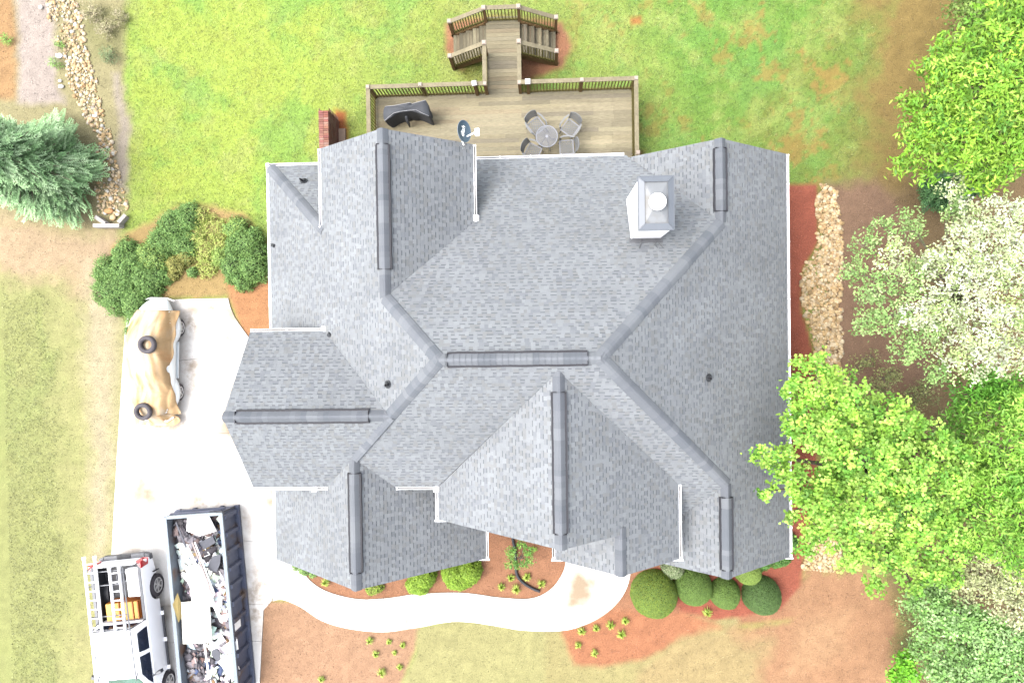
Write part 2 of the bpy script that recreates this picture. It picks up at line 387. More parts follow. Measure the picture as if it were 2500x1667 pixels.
PL = [  # plane function, downslope dir, convex polygons
    (WF, (-1, 0), [[(xw, yn2), (xw, yS2), (xl1, yS2), (xl1, yn2-(xl1-xw))], [(xl1, yN1), (xl1, yS2), (x2, yS2), (x2, yN1)], [(x2, yN1), (x2, -3.42), (x1, -2.255), (x1, yN1)], [(x1, .91), (x1, -2.255), (xA, yr)]]),
    (lambda x, y: zw+S_*(yn2-y), (0, 1), [[(xw, yn2), (-5.9, yn2-2.68), (-5.9, yn2)]]),
    (lambda x, y: z1-S_*(x-x1), (1, 0), [[(x1, yN1), (x1, .91), (xe2, 3.09), (xe2, yN1)]]),
    (NF, (0, 1), [[(-2.38, 2.69), (4.65, 2.69), (x3, 2.91), (2.5, yn), (-2.38, yn)], [(x1, .91), (xA, yr), (xB, yr), (4.65, 2.69), (-2.38, 2.69)]]),
    (lambda x, y: z3-S_*(x3-x), (-1, 0), [[(x3, yN3), (2.55, yN3), (x3, 2.91)]]),
    (EF, (1, 0), [[(x4, yN3), (x4, yS4), (xe, yS4), (xe, yN3)], [(x3, yN3), (x3, 2.91), (x4, 2.91), (x4, yN3)], [(x3, 2.91), (xB, yr), (x4, -4.35), (x4, 2.91)]]),
    (lambda x, y: z4-S_*(x4-x), (-1, 0), [[(x4, -4.35), (2.7, -6.61), (2.7, yS4), (x4, yS4)]]),
    (SF, (0, -1), [[(xA, yr), (x2, -3.42), (-4.36, ys_), (xml, ys_), (xmf, -.99), (xmf, yr)], [(xmf, yr), (xmf, -.99), (3.2, -3.9), (3.2, -2.59), (xB, yr)], [(3.2, -2.59), (3.2, -6.11), (x4, -4.35)], [(xg, ys_), (-6.31, ys_), (-4.07, yg), (xg, yg)]]),
    (lambda x, y: zg-S_*(y-yg), (0, 1), [[(xg, yg), (-4.07, yg), (-6.31, ygn), (xg, ygn)]]),
    (lambda x, y: z2-S_*(x-x2), (1, 0), [[(x2, yS2), (xe22, yS2), (xe22, -3.42), (x2, -3.42)]]),
    (lambda x, y: zmf-S_*(xmf-x), (-1, 0), [[(xmf, -.99), (xml, -4.41), (xml, ymf), (xmf, ymf)]]),
    (lambda x, y: zmf-S_*(x-xmf), (1, 0), [[(xmf, -.99), (xmf, ymf), (xp, ymf), (xp, -2.57)], [(xp, -2.57), (xp, ypf), (xmr, ypf), (xmr, -4.33)]]),
    (lambda x, y: zp-S_*(xp-x), (-1, 0), [[(xp, ypf), (xp, -5.0), (xpl, -5.0), (xpl, ypf)]]),
]
CT = [C(195, 200, 205), C(190, 195, 200), C(181, 186, 193), C(199, 204, 209), C(187, 190, 192), C(194, 199, 205)]
CDK = [C(154, 158, 164), C(147, 151, 158), C(160, 163, 168)]
EXPO = .114
def shingle_plane(zf, down, polys, rng):
    dx, dy = down; ux, uy = -dy, dx           # u along the eave
    allp = [p for pl in polys for p in pl]
    us = [p[0]*ux+p[1]*uy for p in allp]; ds = [p[0]*dx+p[1]*dy for p in allp]
    step = EXPO/math.sqrt(1+S_*S_); d1 = max(ds); d0 = min(ds)
    V = []; F = []; CL = []
    def q(a, b, c, d, col):
        n = len(V); V.extend([a, b, c, d]); F.append((n, n+1, n+2, n+3)); CL.append(col)
    def pt(u, d, h):
        x, y = u*ux+d*dx, u*uy+d*dy; return (x, y, zf(x, y)+h)
    dd = d1; row = 0
    while dd > d0:
        lo, hi = dd, dd-step; u = min(us)-rng.random()*.4; k = 0
        while u < max(us):
            tab = k % 2 == 0
            wd = rng.uniform(.075, .14) if tab else rng.uniform(.075, .17)
            t = CT[rng.integers(len(CT))]; f = rng.uniform(.96, 1.04)
            pn = .93+.14*float(vnoise(np.float64(u*.9+row*.05), np.float64(dd*1.1), 9)); f *= pn
            t = tuple(v*f for v in t)
            hl = .013 if tab else .007
            if tab:
                q(pt(u, lo, hl), pt(u+wd, lo, hl), pt(u+wd, hi, .006), pt(u, hi, .006), t)
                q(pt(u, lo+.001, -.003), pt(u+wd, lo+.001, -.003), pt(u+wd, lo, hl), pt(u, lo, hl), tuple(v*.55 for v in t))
            else:
                # the darker granule band printed above the cut-out
                dk = CDK[rng.integers(3)] if rng.random() < .82 else t; bnd = hi+step*.27
                t2 = tuple(v*.965 for v in t)
                q(pt(u, lo, hl), pt(u+wd, lo, hl), pt(u+wd, bnd, .003), pt(u, bnd, .003), t2)
                q(pt(u, bnd, .003), pt(u+wd, bnd, .003), pt(u+wd, hi, .0), pt(u, hi, .0), dk)
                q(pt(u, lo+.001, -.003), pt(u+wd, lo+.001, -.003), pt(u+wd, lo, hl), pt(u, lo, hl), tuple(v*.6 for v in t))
            u += wd; k += 1
        dd -= step; row += 1
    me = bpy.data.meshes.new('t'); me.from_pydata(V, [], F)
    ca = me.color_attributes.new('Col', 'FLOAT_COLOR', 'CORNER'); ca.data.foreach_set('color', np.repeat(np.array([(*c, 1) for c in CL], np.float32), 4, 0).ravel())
    res = []
    for poly in polys:
        bm = bmesh.new(); bm.from_mesh(me); n = len(poly)
        A = sum(poly[i][0]*poly[(i+1) % n][1]-poly[(i+1) % n][0]*poly[i][1] for i in range(n)); P = poly if A > 0 else poly[::-1]
        for i in range(n):
            a, b = P[i], P[(i+1) % n]; nx_, ny_ = (b[1]-a[1]), -(b[0]-a[0])
            if abs(nx_)+abs(ny_) < 1e-6: continue
            bmesh.ops.bisect_plane(bm, geom=bm.verts[:]+bm.edges[:]+bm.faces[:], plane_co=(a[0], a[1], 0), plane_no=(nx_, ny_, 0), clear_outer=True, dist=1e-5)
        res.append(bm)
    bpy.data.meshes.remove(me)
    return res
roof_me = bpy.data.meshes.new('roof'); total = bmesh.new()
rng = np.random.default_rng(3)
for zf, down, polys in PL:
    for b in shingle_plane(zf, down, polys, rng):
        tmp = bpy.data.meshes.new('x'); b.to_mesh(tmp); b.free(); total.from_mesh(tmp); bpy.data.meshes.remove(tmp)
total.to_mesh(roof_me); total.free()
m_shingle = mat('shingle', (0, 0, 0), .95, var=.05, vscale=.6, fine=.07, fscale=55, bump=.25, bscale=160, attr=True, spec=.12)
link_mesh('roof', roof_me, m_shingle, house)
# roof deck below the shingles and fascia
m_white = mat('white_trim', (.62,.62,.63), .5, var=.04, vscale=3, spec=.4)
mb = MB()
for zf, down, polys in PL:
    for poly in polys:
        n = len(poly); A = sum(poly[i][0]*poly[(i+1) % n][1]-poly[(i+1) % n][0]*poly[i][1] for i in range(n)); P = poly if A > 0 else poly[::-1]
        top = [(p[0], p[1], zf(*p)-.012) for p in P]; bot = [(p[0], p[1], zf(*p)-.16) for p in P]
        mb.mesh(top+bot, [tuple(range(n)), tuple(reversed(range(n, 2*n)))]+[(n+i, n+(i+1) % n, (i+1) % n, i) for i in range(n)])
mb.build('roof_deck', mat('roof_felt', C(160, 164, 170), .95), house)
# rake drip edges
def rake(a, b, fa, out):
    mb = MB()
    A = Vector((a[0]-out[0]*.03, a[1]-out[1]*.03, fa(*a)-.12)); B = Vector((b[0]-out[0]*.03, b[1]-out[1]*.03, fa(*b)-.12))
    mb.bar(A, B, .03, .15); mb.build('rake_board', m_white, house)
for (xa, xr, xb, y, oy, fl, fr) in [(xl1, x1, xe2, yN1, 1, WF, PL[2][0]), (2.55, x3, xe, yN3, 1, PL[4][0], EF), (xw, x2, xe22, yS2, -1, WF, PL[9][0]), (xml, xmf, xp, ymf, -1, PL[10][0], PL[11][0]), (xpl, xp, xmr, ypf, -1, PL[12][0], PL[11][0]), (2.7, x4, xe, yS4, -1, PL[6][0], EF)]:
    rake((xa, y), (xr, y), fl, (0, oy)); rake((xr, y), (xb, y), fr, (0, oy))
rake((xg, ys_), (xg, yg), SF, (-1, 0)); rake((xg, yg), (xg, ygn), PL[8][0], (-1, 0))
# ---- walls
m_wall = mat('brick_wall', C(196, 128, 104, .6), .9, var=.1, vscale=4)
mb = MB()
def pent(x0, x1_, y0, y1, zf, steps, axis):
    """wall block whose top follows the roof: zf gives roof height; axis = ridge direction"""
    pr = []
    rr = sorted(set([x0, x1_]+steps)) if axis == 'y' else sorted(set([y0, y1]+steps))
    for t in rr: pr.append((t, (zf(t, (y0+y1)/2) if axis == 'y' else zf((x0+x1_)/2, t))-.2))
    if axis == 'y':
        r0 = [(x0, y0, 0)]+[(t, y0, z) for t, z in pr]+[(x1_, y0, 0)]; r1 = [(x, y1, z) for x, _, z in r0]
    else:
        r0 = [(x1_, y0, 0)]+[(x1_, t, z) for t, z in pr]+[(x1_, y1, 0)]; r1 = [(x0, y, z) for _, y, z in r0]
    mb.loft([r0, r1])
mb.prism([(-8.2, -6.7), (-8.2, 4.85), (-2.4, 4.85), (-2.4, 4.84), (6.93, 4.84), (6.93, -6.6), (3.2, -6.6), (3.2, -5.0), (-2.7, -5.0), (-2.7, -6.7)], 0, 2.75)
pent(-5.95, -2.38, 2.0, 4.86, lambda x, y: min(WF(x, 0), PL[2][0](x, 0)), [x1], 'y')
pent(2.95, 6.92, 2.0, 4.79, lambda x, y: min(PL[4][0](x, 0), EF(x, 0)), [x3], 'y')
pent(-8.19, -2.35, -6.71, -3.9, lambda x, y: min(WF(x, 0), PL[9][0](x, 0)), [x2], 'y')
pent(3.0, 6.92, -6.62, -5.0, lambda x, y: min(PL[6][0](x, 0), EF(x, 0)), [x4], 'y')
pent(-2.75, 3.25, -4.99, -2.5, lambda x, y: min(PL[10][0](x, 0), PL[11][0](x, 0)), [xmf], 'y')
pent(-8.1, -5.5, -4.0, -.32, lambda x, y: min(SF(0, y), PL[8][0](0, y)), [yg], 'x')
mb.build('wall', m_wall, house)
# porch columns and windows, garage doors
m_glass = mat('window_glass', (.05, .06, .08), .15, var=0, spec=.6)
for x, y in ((.5, -6.1), (3.25, -6.15)):
    mb = MB(); mb.box((x, y, 1.4), (.22, .22, 2.8)); mb.box((x, y, .1), (.32, .32, .2)); mb.box((x, y, 2.78), (.32, .32, .12)); mb.box((x, y+.1, 3.5), (.2, .2, 1.4)); mb.build('porch_column', m_white, house)
mb = MB(); mb.bar((.3, -6.12, 4.2), (3.4, -6.12, 4.2), .2, .3); mb.bar((.5, -6.12, 2.95), (3.25, -6.12, 2.95), .22, .25); mb.build('porch_beam', m_white, house)
def window(cx_, cy_, cz_, wd, ht, nx_, ny_):
    t = Vector((-ny_, nx_, 0)); n_ = Vector((nx_, ny_, 0)); c = Vector((cx_, cy_, cz_))
    mb = MB(); Mx = Matrix((t, n_, Vector((0, 0, 1)))).transposed()
    for sgn in (-1, 1):
        mb.box(c+t*sgn*wd/2+n_*.03, (.08, .08, ht+.08), M=Mx); mb.box(c+Vector((0, 0, sgn*ht/2))+n_*.032, (wd, .08, .08), M=Mx)
    mb.box(c+n_*.03, (wd, .05, .04), M=Mx)
    fr = mb.build('window', m_white, house)
    mb = MB(); mb.box(c+n_*.012, (wd, .02, ht), M=Mx); mb.build('pane', m_glass, fr)
for a in [(-4.9, 4.86, 1.5, 1.0, 1.5, 0, 1), (-3.3, 4.86, 1.5, 1.0, 1.5, 0, 1), (4.2, 4.84, 1.5, 1.2, 1.5, 0, 1), (5.8, 4.84, 1.5, 1.2, 1.5, 0, 1), (-6.4, -6.71, 1.4, 1.1, 1.6, 0, -1), (-4.2, -6.71, 1.4, 1.1, 1.6, 0, -1), (4.9, -6.62, 1.4, 1.6, 1.6, 0, -1), (6.93, -3, 1.4, 1.2, 1.5, 1, 0), (6.93, 1.5, 1.4, 1.2, 1.5, 1, 0), (-8.2, 3.2, 1.4, 1.0, 1.4, -1, 0)]: window(*a)
for y in (-2.9, -1.2):
    mb = MB()
    for k in range(4): mb.box((-8.215, y, .32+k*.56), (.05, 1.5, .53))
    mb.build('garage_door', m_white, house)
mb = MB(); mb.box((1.9, -5.03, 1.1), (1.0, .08, 2.15)); fd = mb.build('front_door', mat('door_paint', (.12, .03, .03), .5), house)
mb = MB(); mb.tube([(2.3, -5.08, 1.0), (2.3, -5.14, 1.0)], .03); mb.build('handle', m_white, fd)
# ---- ridge and hip caps
CAPC = [C(167, 172, 180), C(161, 166, 175), C(173, 178, 186), C(164, 169, 177), C(157, 163, 172), C(178, 183, 190)]
m_cap = mat('cap_shingle', (0, 0, 0), .95, var=.04, vscale=1, fine=.06, fscale=50, bump=.2, bscale=150, attr=True, spec=.12)
def cap(a, b, fall, name='ridge_cap', hw=.15, lift=.016, step=.145):
    """cap shingles from a down to b; fall = drop per metre sideways"""
    a, b = Vector(a), Vector(b); d = b-a; L = d.length; d.normalize()
    sx = d.cross(Vector((0, 0, 1))).normalized(); up = sx.cross(d).normalized()
    if up.z < 0: up = -up
    mb = MB(); n = max(1, int(round(L/step))); rr = random.Random(int(a.x*100+b.y*37))
    col = rr.choice(CAPC)
    for i in range(n):
        p = a+d*(L*i/n); q = a+d*(L*(i+1)/n+.012); h0, h1 = lift, lift+.014
        if rr.random() < .72: col = rr.choice(CAPC)
        prof = [(-1, -fall*hw-.016), (-.98, -fall*hw+.0), (-.55, -fall*hw*.5+.010), (-.2, -.001), (.2, -.001), (.55, -fall*hw*.5+.010), (.98, -fall*hw+.0), (1, -fall*hw-.016)]
        r0 = [p+sx*(u*hw)+up*(v+h0) for u, v in prof]; r1 = [q+sx*(u*hw)+up*(v+h1) for u, v in prof]
        for k in range(len(prof)-1):
            mb.col = col; mb.poly([r0[k], r0[k+1], r1[k+1], r1[k]])
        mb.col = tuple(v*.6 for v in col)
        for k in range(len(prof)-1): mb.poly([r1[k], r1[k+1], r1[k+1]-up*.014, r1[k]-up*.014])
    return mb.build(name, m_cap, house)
HF = S_/math.sqrt(2)*.9
E_ = .06
caps = [((xA, yr, zr), (xB, yr, zr), S_), ((x1, .91, z1), (x1, yN1, z1), S_), ((x3, 2.91, z3), (x3, yN3, z3), S_), ((x2, -3.42, z2), (x2, yS2, z2), S_), ((x4, -4.35, z4), (x4, yS4, z4), S_),
        ((xmf, -.95, zmf), (xmf, ymf, zmf), S_), ((-4.07, yg, zg), (xg, yg, zg), S_), ((xp, -5.15, zp), (xp, ypf, zp), S_)]
for a, b, f in caps: cap(a, b, f)
for a, b in [((xA, yr, zr), (x1, .91, z1)), ((xA, yr, zr), (-4.07, yg, zg)), ((xB, yr, zr), (x3, 2.91, z3)), ((xB, yr, zr), (x4, -4.35, z4)), ((xl1+.05, yn2-(xl1+.05-xw), WF(xl1+.05, 0)), (xw+.05, yn2-.05, zw+.04))]: cap(a, b, HF, 'hip_cap', .17)
cap((-4.07, yg, zg), (x2, -3.42, z2), .12, 'hip_cap', .16)
# ---- ridge vents: raised cap with dark louvre edges
m_dark = mat('vent_black', (.009, .009, .012), .7, var=0)
def vent(a, b):
    cap(a, b, S_, 'ridge_vent', .15, .038)
    a, b = Vector(a), Vector(b); d = (b-a).normalized(); sx = d.cross(Vector((0, 0, 1))).normalized()
    mb = MB(); n = 14
    for s in (-1, 1):
        pts = [a.lerp(b, i/n)+sx*s*(.166+.006*math.sin(i*1.7+s))+Vector((0, 0, -S_*.172+.038)) for i in range(n+1)]
        for i in range(n): mb.bar(pts[i], pts[i+1], .05, .07)
    for e in (a, b): mb.bar(e-sx*.15-Vector((0, 0, .02)), e+sx*.15-Vector((0, 0, .02)), .012, .10)
    mb.build('vent_louvre', m_dark, house)
vent((-2.38, yr, zr), (.98, yr, zr)); vent((x1, 1.65, z1), (x1, 4.88, z1)); vent((x3, 3.22, z3), (x3, 4.95, z3)); vent((x2, -3.85, z2), (x2, -6.6, z2)); vent((x4, -4.72, z4), (x4, -6.75, z4)); vent((xmf, -1.5, zmf), (xmf, -4.95, zmf)); vent((-4.62, yg, zg), (-8.15, yg, zg))
# ---- gutters
m_gut = mat('gutter_white', (.62,.62,.63), .4, var=.03, vscale=3, spec=.5)
m_gin = mat('gutter_inside', C(190, 182, 176), .7, var=.25, vscale=5)
def gutter(a, b, out, z, ends=True):
    o = Vector((out[0], out[1], 0)); a, b = Vector((a[0], a[1], z)), Vector((b[0], b[1], z)); d = (b-a).normalized()
    mb = MB()
    mb.bar(a+o*.012+Vector((0, 0, -.06)), b+o*.012+Vector((0, 0, -.06)), .012, .12)
    mb.bar(a+o*.070+Vector((0, 0, -.055)), b+o*.070+Vector((0, 0, -.055)), .014, .11)
    L = (b-a).length; n = max(1, int(L/.85))
    for i in range(n+1):
        p = a+d*(.03+(L-.06)*i/n); mb.bar(p+o*.0+Vector((0, 0, .004)), p+o*.085+Vector((0, 0, .004)), .03, .012)
    g = mb.build('gutter', m_gut, house)
    mb = MB(); mb.bar(a+o*.045+Vector((0, 0, -.105)), b+o*.045+Vector((0, 0, -.105)), .045, .012); mb.build('gutter_trough', m_gin, g)
gutter((xw, yS2), (xw, yn2+.1), (-1, 0), zw-.01); gutter((xw-.1, yn2), (-6.02, yn2), (0, 1), zw-.01)
gutter((xl1, 3.02), (xl1, yN1), (-1, 0), WF(xl1, 0)-.01); gutter((xe2, 3.09), (xe2, yN1), (1, 0), PL[2][0](xe2, 0)-.01)
gutter((-2.3, yn), (2.45, yn), (0, 1), zn-.01); gutter((xe, yS4), (xe, yN3), (1, 0), ze-.01)
gutter((xg, ygn), (-6.35, ygn), (0, 1), zs-.01); gutter((xg, ys_), (-6.3, ys_), (0, -1), zs-.01); gutter((-4.34, ys_), (-3.14, ys_), (0, -1), zs-.01)
gutter((xml, ymf), (xml, ys_-.1), (-1, 0), PL[10][0](xml, 0)-.01); gutter((xmr, ypf), (xmr, -4.33), (1, 0), PL[11][0](xmr, 0)-.01)
gutter((xpl, ypf), (xpl, -5.4), (-1, 0), PL[12][0](xpl, 0)-.01); gutter((xe22, yS2), (xe22, -5.6), (1, 0), PL[9][0](xe22, 0)-.01)
# returns at the eave corners, downspout outlets
mb = MB()
for x, y, z, sx in [(xml, ymf-.02, PL[10][0](xml, 0), 1), (xmr, ypf-.02, PL[11][0](xmr, 0), -1), (xe22, yS2-.02, PL[9][0](xe22, 0), -1), (xpl, ypf-.02, PL[12][0](xpl, 0), 1), (xe, yS4-.02, ze, -1)]:
    mb = MB(); mb.bar((x-sx*.11, y-.02, z-.07), (x+sx*.38, y-.02, z-.07), .04, .13); mb.build('eave_return', m_gut, house)
mb = MB()
for x, y, z in [(-6.32, ygn+.05, zs), (xe2+.06, 3.2, WF(xl1, 0)), (-6.7, ys_-.05, zs), (xml-.05, ys_-.07, zs)]:
    mb = MB(); mb.box((x, y, z-.06), (.15, .15, .16)); mb.tube([(x, y, z-.1), (x, y, z-.6)], .04); mb.build('downspout', m_gut, house)
# ---- plumbing vents
m_lead = mat('vent_rubber', C(96, 100, 106), .6, var=.2)
def stack(px, py, zf, tilt):
    z = 4.0
    for _ in range(12):
        p = U(px, py, z); z = zf(p.x, p.y)
    p = U(px, py, z); mb = MB()
    n = Vector((tilt[0]*S_, tilt[1]*S_, 1)).normalized()
    mb.disc(p+n*.02, .11, .03, 20, n); mb.loft([[p+n*.03+Vector((math.cos(t), math.sin(t), 0))*r+Vector((0, 0, h)) for t in [2*math.pi*k/14 for k in range(14)]] for r, h in ((.08, .0), (.055, .07), (.045, .10))])
    v = mb.build('plumbing_vent', m_lead, house)
    mb = MB(); mb.tube([p, p+Vector((0, 0, .32))], .03, 12, caps=False); mb.disc(p+Vector((0, 0, .26)), .026, .01); mb.build('vent_pipe', m_dark, v)
stack(742, 443, PL[1][0], (0, 1)); stack(948, 938, WF, (-1, 0)); stack(1729, 922, EF, (1, 0))
mb = MB(); p = U(664, 598, 3.1); mb.tube([p, p+Vector((.12, -.05, .12))], .05); mb.build('downspout_elbow', m_lead, house); mb = MB(); mb.tube([(-6.12, .02, 4.9), (-6.12, -.05, 5.02)], .055); mb.build('downspout_elbow', m_lead, house)
# ---- chimney: white clad chase, grey metal cap, round flue
zc = 7.12
a = U(1558, 430, zc); b = U(1647, 560, zc); cx0, cx1, cy1, cy0 = a.x, b.x, a.y, b.y
m_chase = mat('chase_white', (.62,.62,.63), .55, var=.03, vscale=4)
mb = MB(); i_ = .05
mb.prism([(cx0+i_, cy0+i_), (cx1-i_, cy0+i_), (cx1-i_, cy1-i_), (cx0+i_, cy1-i_)], 2.8, zc-.06)
for z in np.arange(3.9, 7.0, .2): mb.prism([(cx0+i_-.012, cy0+i_-.012), (cx1-i_+.012, cy0+i_-.012), (cx1-i_+.012, cy1-i_+.012), (cx0+i_-.012, cy1-i_+.012)], z, z+.19)
ch = mb.build('chimney', m_chase, house)
m_capm = mat('chimney_cap_metal', C(146, 154, 166), .5, var=.06, vscale=3, metal=0.0, spec=.5)
m_pan = mat('chimney_pan', C(170, 175, 180), .42, var=.10, vscale=3.5, metal=.0, col2=C(146, 142, 136), c2scale=2.6, c2lo=.5, c2hi=.68, spec=.5)
mb = MB()
for r_ in [((cx0, cy0), (cx1, cy0), (cx1, cy1), (cx0, cy1))]:
    fw = .15
    out = [Vector((x, y, zc-.04)) for x, y in r_]; inn = [Vector((cx0+fw, cy0+fw, zc+.03)), Vector((cx1-fw, cy0+fw, zc+.03)), Vector((cx1-fw, cy1-fw, zc+.03)), Vector((cx0+fw, cy1-fw, zc+.03))]
    low = [v-Vector((0, 0, .12)) for v in out]; inl = [v-Vector((0, 0, .05)) for v in inn]
    for k in range(4):
        j = (k+1) % 4; mb.poly([out[k], out[j], inn[j], inn[k]]); mb.poly([low[k], low[j], out[j], out[k]]); mb.poly([inn[k], inn[j], inl[j], inl[k]])
        mb.tube([out[k], inn[k]], .012, 6); mb.tube([out[k], out[j]], .012, 6)
mb.build('chimney_cap', m_capm, ch)
ccx, ccy = (cx0+cx1)/2, (cy0+cy1)/2; fl = U(1606, 492, zc+.2)
mb = MB(); N_ = 12; g = []
for j in range(N_+1):
    for i in range(N_+1):
        u, v = i/N_, j/N_; x = cx0+.15+(cx1-cx0-.3)*u; y = cy0+.15+(cy1-cy0-.3)*v
        h = .05*(1-max(abs(u-.5), abs(v-.5))*2); g.append((x, y, zc-.02+h))
mb.mesh(g, [(j*(N_+1)+i, j*(N_+1)+i+1, (j+1)*(N_+1)+i+1, (j+1)*(N_+1)+i) for j in range(N_) for i in range(N_)])
mb.build('cap_pan', m_pan, ch)
mb = MB(); mb.tube([(fl.x, fl.y, zc), (fl.x, fl.y, zc+.13)], .17, 28); mb.build('flue', m_dark, ch)
mb = MB(); mb.loft([[(fl.x+math.cos(t)*r, fl.y+math.sin(t)*r, zc+h) for t in [2*math.pi*k/40 for k in range(40)]] for r, h in ((.208, .15), (.212, .18), (.205, .20), (.12, .235), (.01, .245))]); mb.build('flue_cap', m_chase, ch, smooth=False)
# lead skirt and weather streaks below the chimney
mb = MB(); rr = random.Random(5)
mb.box(((cx0+cx1)/2, cy0+i_-.07, SF(0, 0)*0+NF(0, cy0)+.03), (.9, .16, .02), M=Matrix.Rotation(math.atan(-S_), 3, 'X'))
for k, dx_ in enumerate((-.12, .22, .34)):
    pts = [((cx0+cx1)/2+dx_+math.sin(i*1.1+k)*.03+.06*(i/5)*(1 if k else -1), cy0+i_-.05*i-.05, NF(0, cy0+i_-.05*i-.05)+.03) for i in range(6)]
    mb.tube(pts, .012, 5)
mb.build('chimney_flashing', mat('flashing_tar', C(150, 152, 158), .7), ch)
#@@HOUSE_END
# ================================================================ DECK
DZ = 1.0
m_deckb = mat('deck_board', (0, 0, 0), .9, var=.16, vscale=1.1, fine=.22, fscale=9, bump=.3, bscale=30, attr=True, stretch=(.6, 5, 5), spec=.15)
m_deckn = mat('tread_board', (0, 0, 0), .9, var=.22, vscale=1.1, fine=.25, fscale=9, bump=.3, bscale=30, attr=True, stretch=(5, .6, 5), spec=.15)
m_rail = mat('weathered_rail', C(196, 184, 152), .9, var=.2, vscale=2.5, fine=.2, fscale=14, bump=.3, bscale=40, spec=.15)
m_post = mat('treated_post', C(178, 142, 96), .9, var=.2, vscale=4, fine=.15, fscale=25, spec=.15)
m_pcap = mat('post_cap', C(246, 226, 208), .8, var=.06, vscale=9)
m_pcapw = mat('post_cap_white', C(255, 250, 252, 1.5), .6, var=.02, vscale=9)
m_balu = mat('baluster', C(196, 184, 110), .9, var=.15, vscale=4, spec=.15)
rr = random.Random(11)
DKC = [(216, 202, 162), (206, 194, 158), (222, 208, 170), (198, 186, 152), (212, 194, 156), (190, 178, 150), (224, 212, 172)]
def dk(k=1.0): c = rr.choice(DKC); f = rr.uniform(.9, 1.06)*k*1.15; return tuple(v*f*.88+.12*f*.095 for v in C(*c))
deck = thing('wooden_deck', 'weathered timber deck with slatted railings and a bridge to a split stair, behind the house', 'deck', (-1.3, 7, 0))
DX0, DX1, DY0, DY1 = -5.66, 2.98, 4.95, 7.98
mb = MB(); y = DY0; row = 0
while y < DY1-.02:
    x = DX0; first = True
    while x < DX1-.01:
        L = rr.uniform(1.2, 3.6) if first else rr.choice((2.4, 3.0, 3.6)); first = False; q = min(DX1, x+L)
        if DX1-q < .5: q = DX1
        edge = min(1, .74+.5*min((DY1-y)/1.0, 1)*1.0)
        n = max(1, int((q-x)/.6))
        c0 = dk()
        for i in range(n):
            xa_, xb_ = x+(q-x)*i/n, x+(q-x)*(i+1)/n; xm = (xa_+xb_)/2
            edge_shade = .80+.20*min(1, (DY1-y)/.9)*min(1, (DX1-xm)/.9)*min(1, (xm-DX0)/1.0)  # shade along the railed edges, painted into the board colour
            mb.col = tuple(v*edge_shade for v in c0); mb.box(((xa_+xb_)/2, y+.07, DZ-.018), ((xb_-xa_)-(.004 if i == n-1 else 0), .136, .036))
        x = q
    y += .1377; row += 1
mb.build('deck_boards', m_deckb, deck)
mb = MB()
y = DY1+.005
while y < 10.42:
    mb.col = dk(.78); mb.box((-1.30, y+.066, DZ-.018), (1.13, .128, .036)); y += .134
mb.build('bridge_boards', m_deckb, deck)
mb = MB()
mb.box((-1.34, DY0+.03, DZ-.17), (8.6, .05, .24)); mb.box(((DX0+DX1)/2, DY1-.0, DZ-.17), (DX1-DX0, .05, .24)); mb.box((DX0+.02, 6.46, DZ-.17), (.05, 3.0, .24)); mb.box((DX1-.02, 6.46, DZ-.17), (.05, 3.0, .24))
for x in (-1.84, -.76): mb.box((x, 9.2, DZ-.17), (.05, 2.4, .24))
for x in (-4.8, -3.4, -1.9, -.7, .8, 2.2):
    mb.box((x, 6.4, DZ-.14), (.05, 2.9, .18))
mb.build('joist', m_post, deck)
# side flights, five treads of two boards each
for sgn, name in ((-1, 'w'), (1, 'e')):
    xi = -1.86 if sgn < 0 else -.74; mb = MB(); ns = 5; td = .245
    for i in range(ns):
        z = DZ-.0-(i+1)*.165
        for j in range(2):
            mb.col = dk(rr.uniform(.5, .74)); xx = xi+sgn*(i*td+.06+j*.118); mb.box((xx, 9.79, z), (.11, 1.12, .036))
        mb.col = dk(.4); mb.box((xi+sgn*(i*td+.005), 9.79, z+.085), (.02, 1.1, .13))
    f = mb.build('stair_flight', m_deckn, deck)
    for yy in (9.24, 10.33): mb = MB(); mb.bar((xi, yy, DZ-.12), (xi+sgn*1.25, yy, DZ-.95), .04, .26); mb.build('stringer', m_post, f)
def post(x, y, zt, zb=0.0, capm=None, s=.10, caps_=.125, rz=0):
    mb = MB(); mb.box((x, y, (zt+zb)/2), (s, s, zt-zb-.01)); p = mb.build('post', m_post, deck)
    mb = MB(); mb.box((x, y, zt+.0), (caps_, caps_, .05), rz); mb.box((x, y, zt+.035), (caps_*.8, caps_*.8, .03), rz); mb.build('post_cap', capm or m_pcap, p)
def railing(a, b, za, zb_, inside, bal=.105):
    """top rail flat board, bottom rail and balusters"""
    A = Vector((*a, za)); B = Vector((*b, zb_)); d = (B-A); L = d.length; d.normalize()
    mb = MB(); mb.bar(A, B, .135, .036); mb.bar(A-Vector((0, 0, .06)), B-Vector((0, 0, .06)), .04, .09); r_ = mb.build('railing', m_rail, deck)
    mb = MB(); mb.bar(A-Vector((0, 0, .84)), B-Vector((0, 0, .84)), .04, .09)
    n = int(L/bal); o = Vector((inside[0], inside[1], 0))*.03
    for i in range(1, n):
        p = A+d*(L*i/n)+o; mb.box(p-Vector((0, 0, .48)), (.034, .034, .80))
    mb.build('balusters', m_balu, r_)
RT = 1.96
N1 = 7.98
for p in [(DX0, N1), (-3.95, N1+.02), (1.26, N1), (DX1, N1), (DX1+.03, 5.62)]: post(p[0], p[1], RT+.02)
post(-2.19, N1-.02, RT+.08, capm=m_pcapw, caps_=.16, rz=.18); post(-.47, N1-.02, RT+.08, capm=m_pcapw, caps_=.17)
for x in (-1.86, -.74):
    post(x, N1, RT-.03); post(x, 9.27, RT+.03, caps_=.14); post(x, 10.38, RT+.03, caps_=.14)
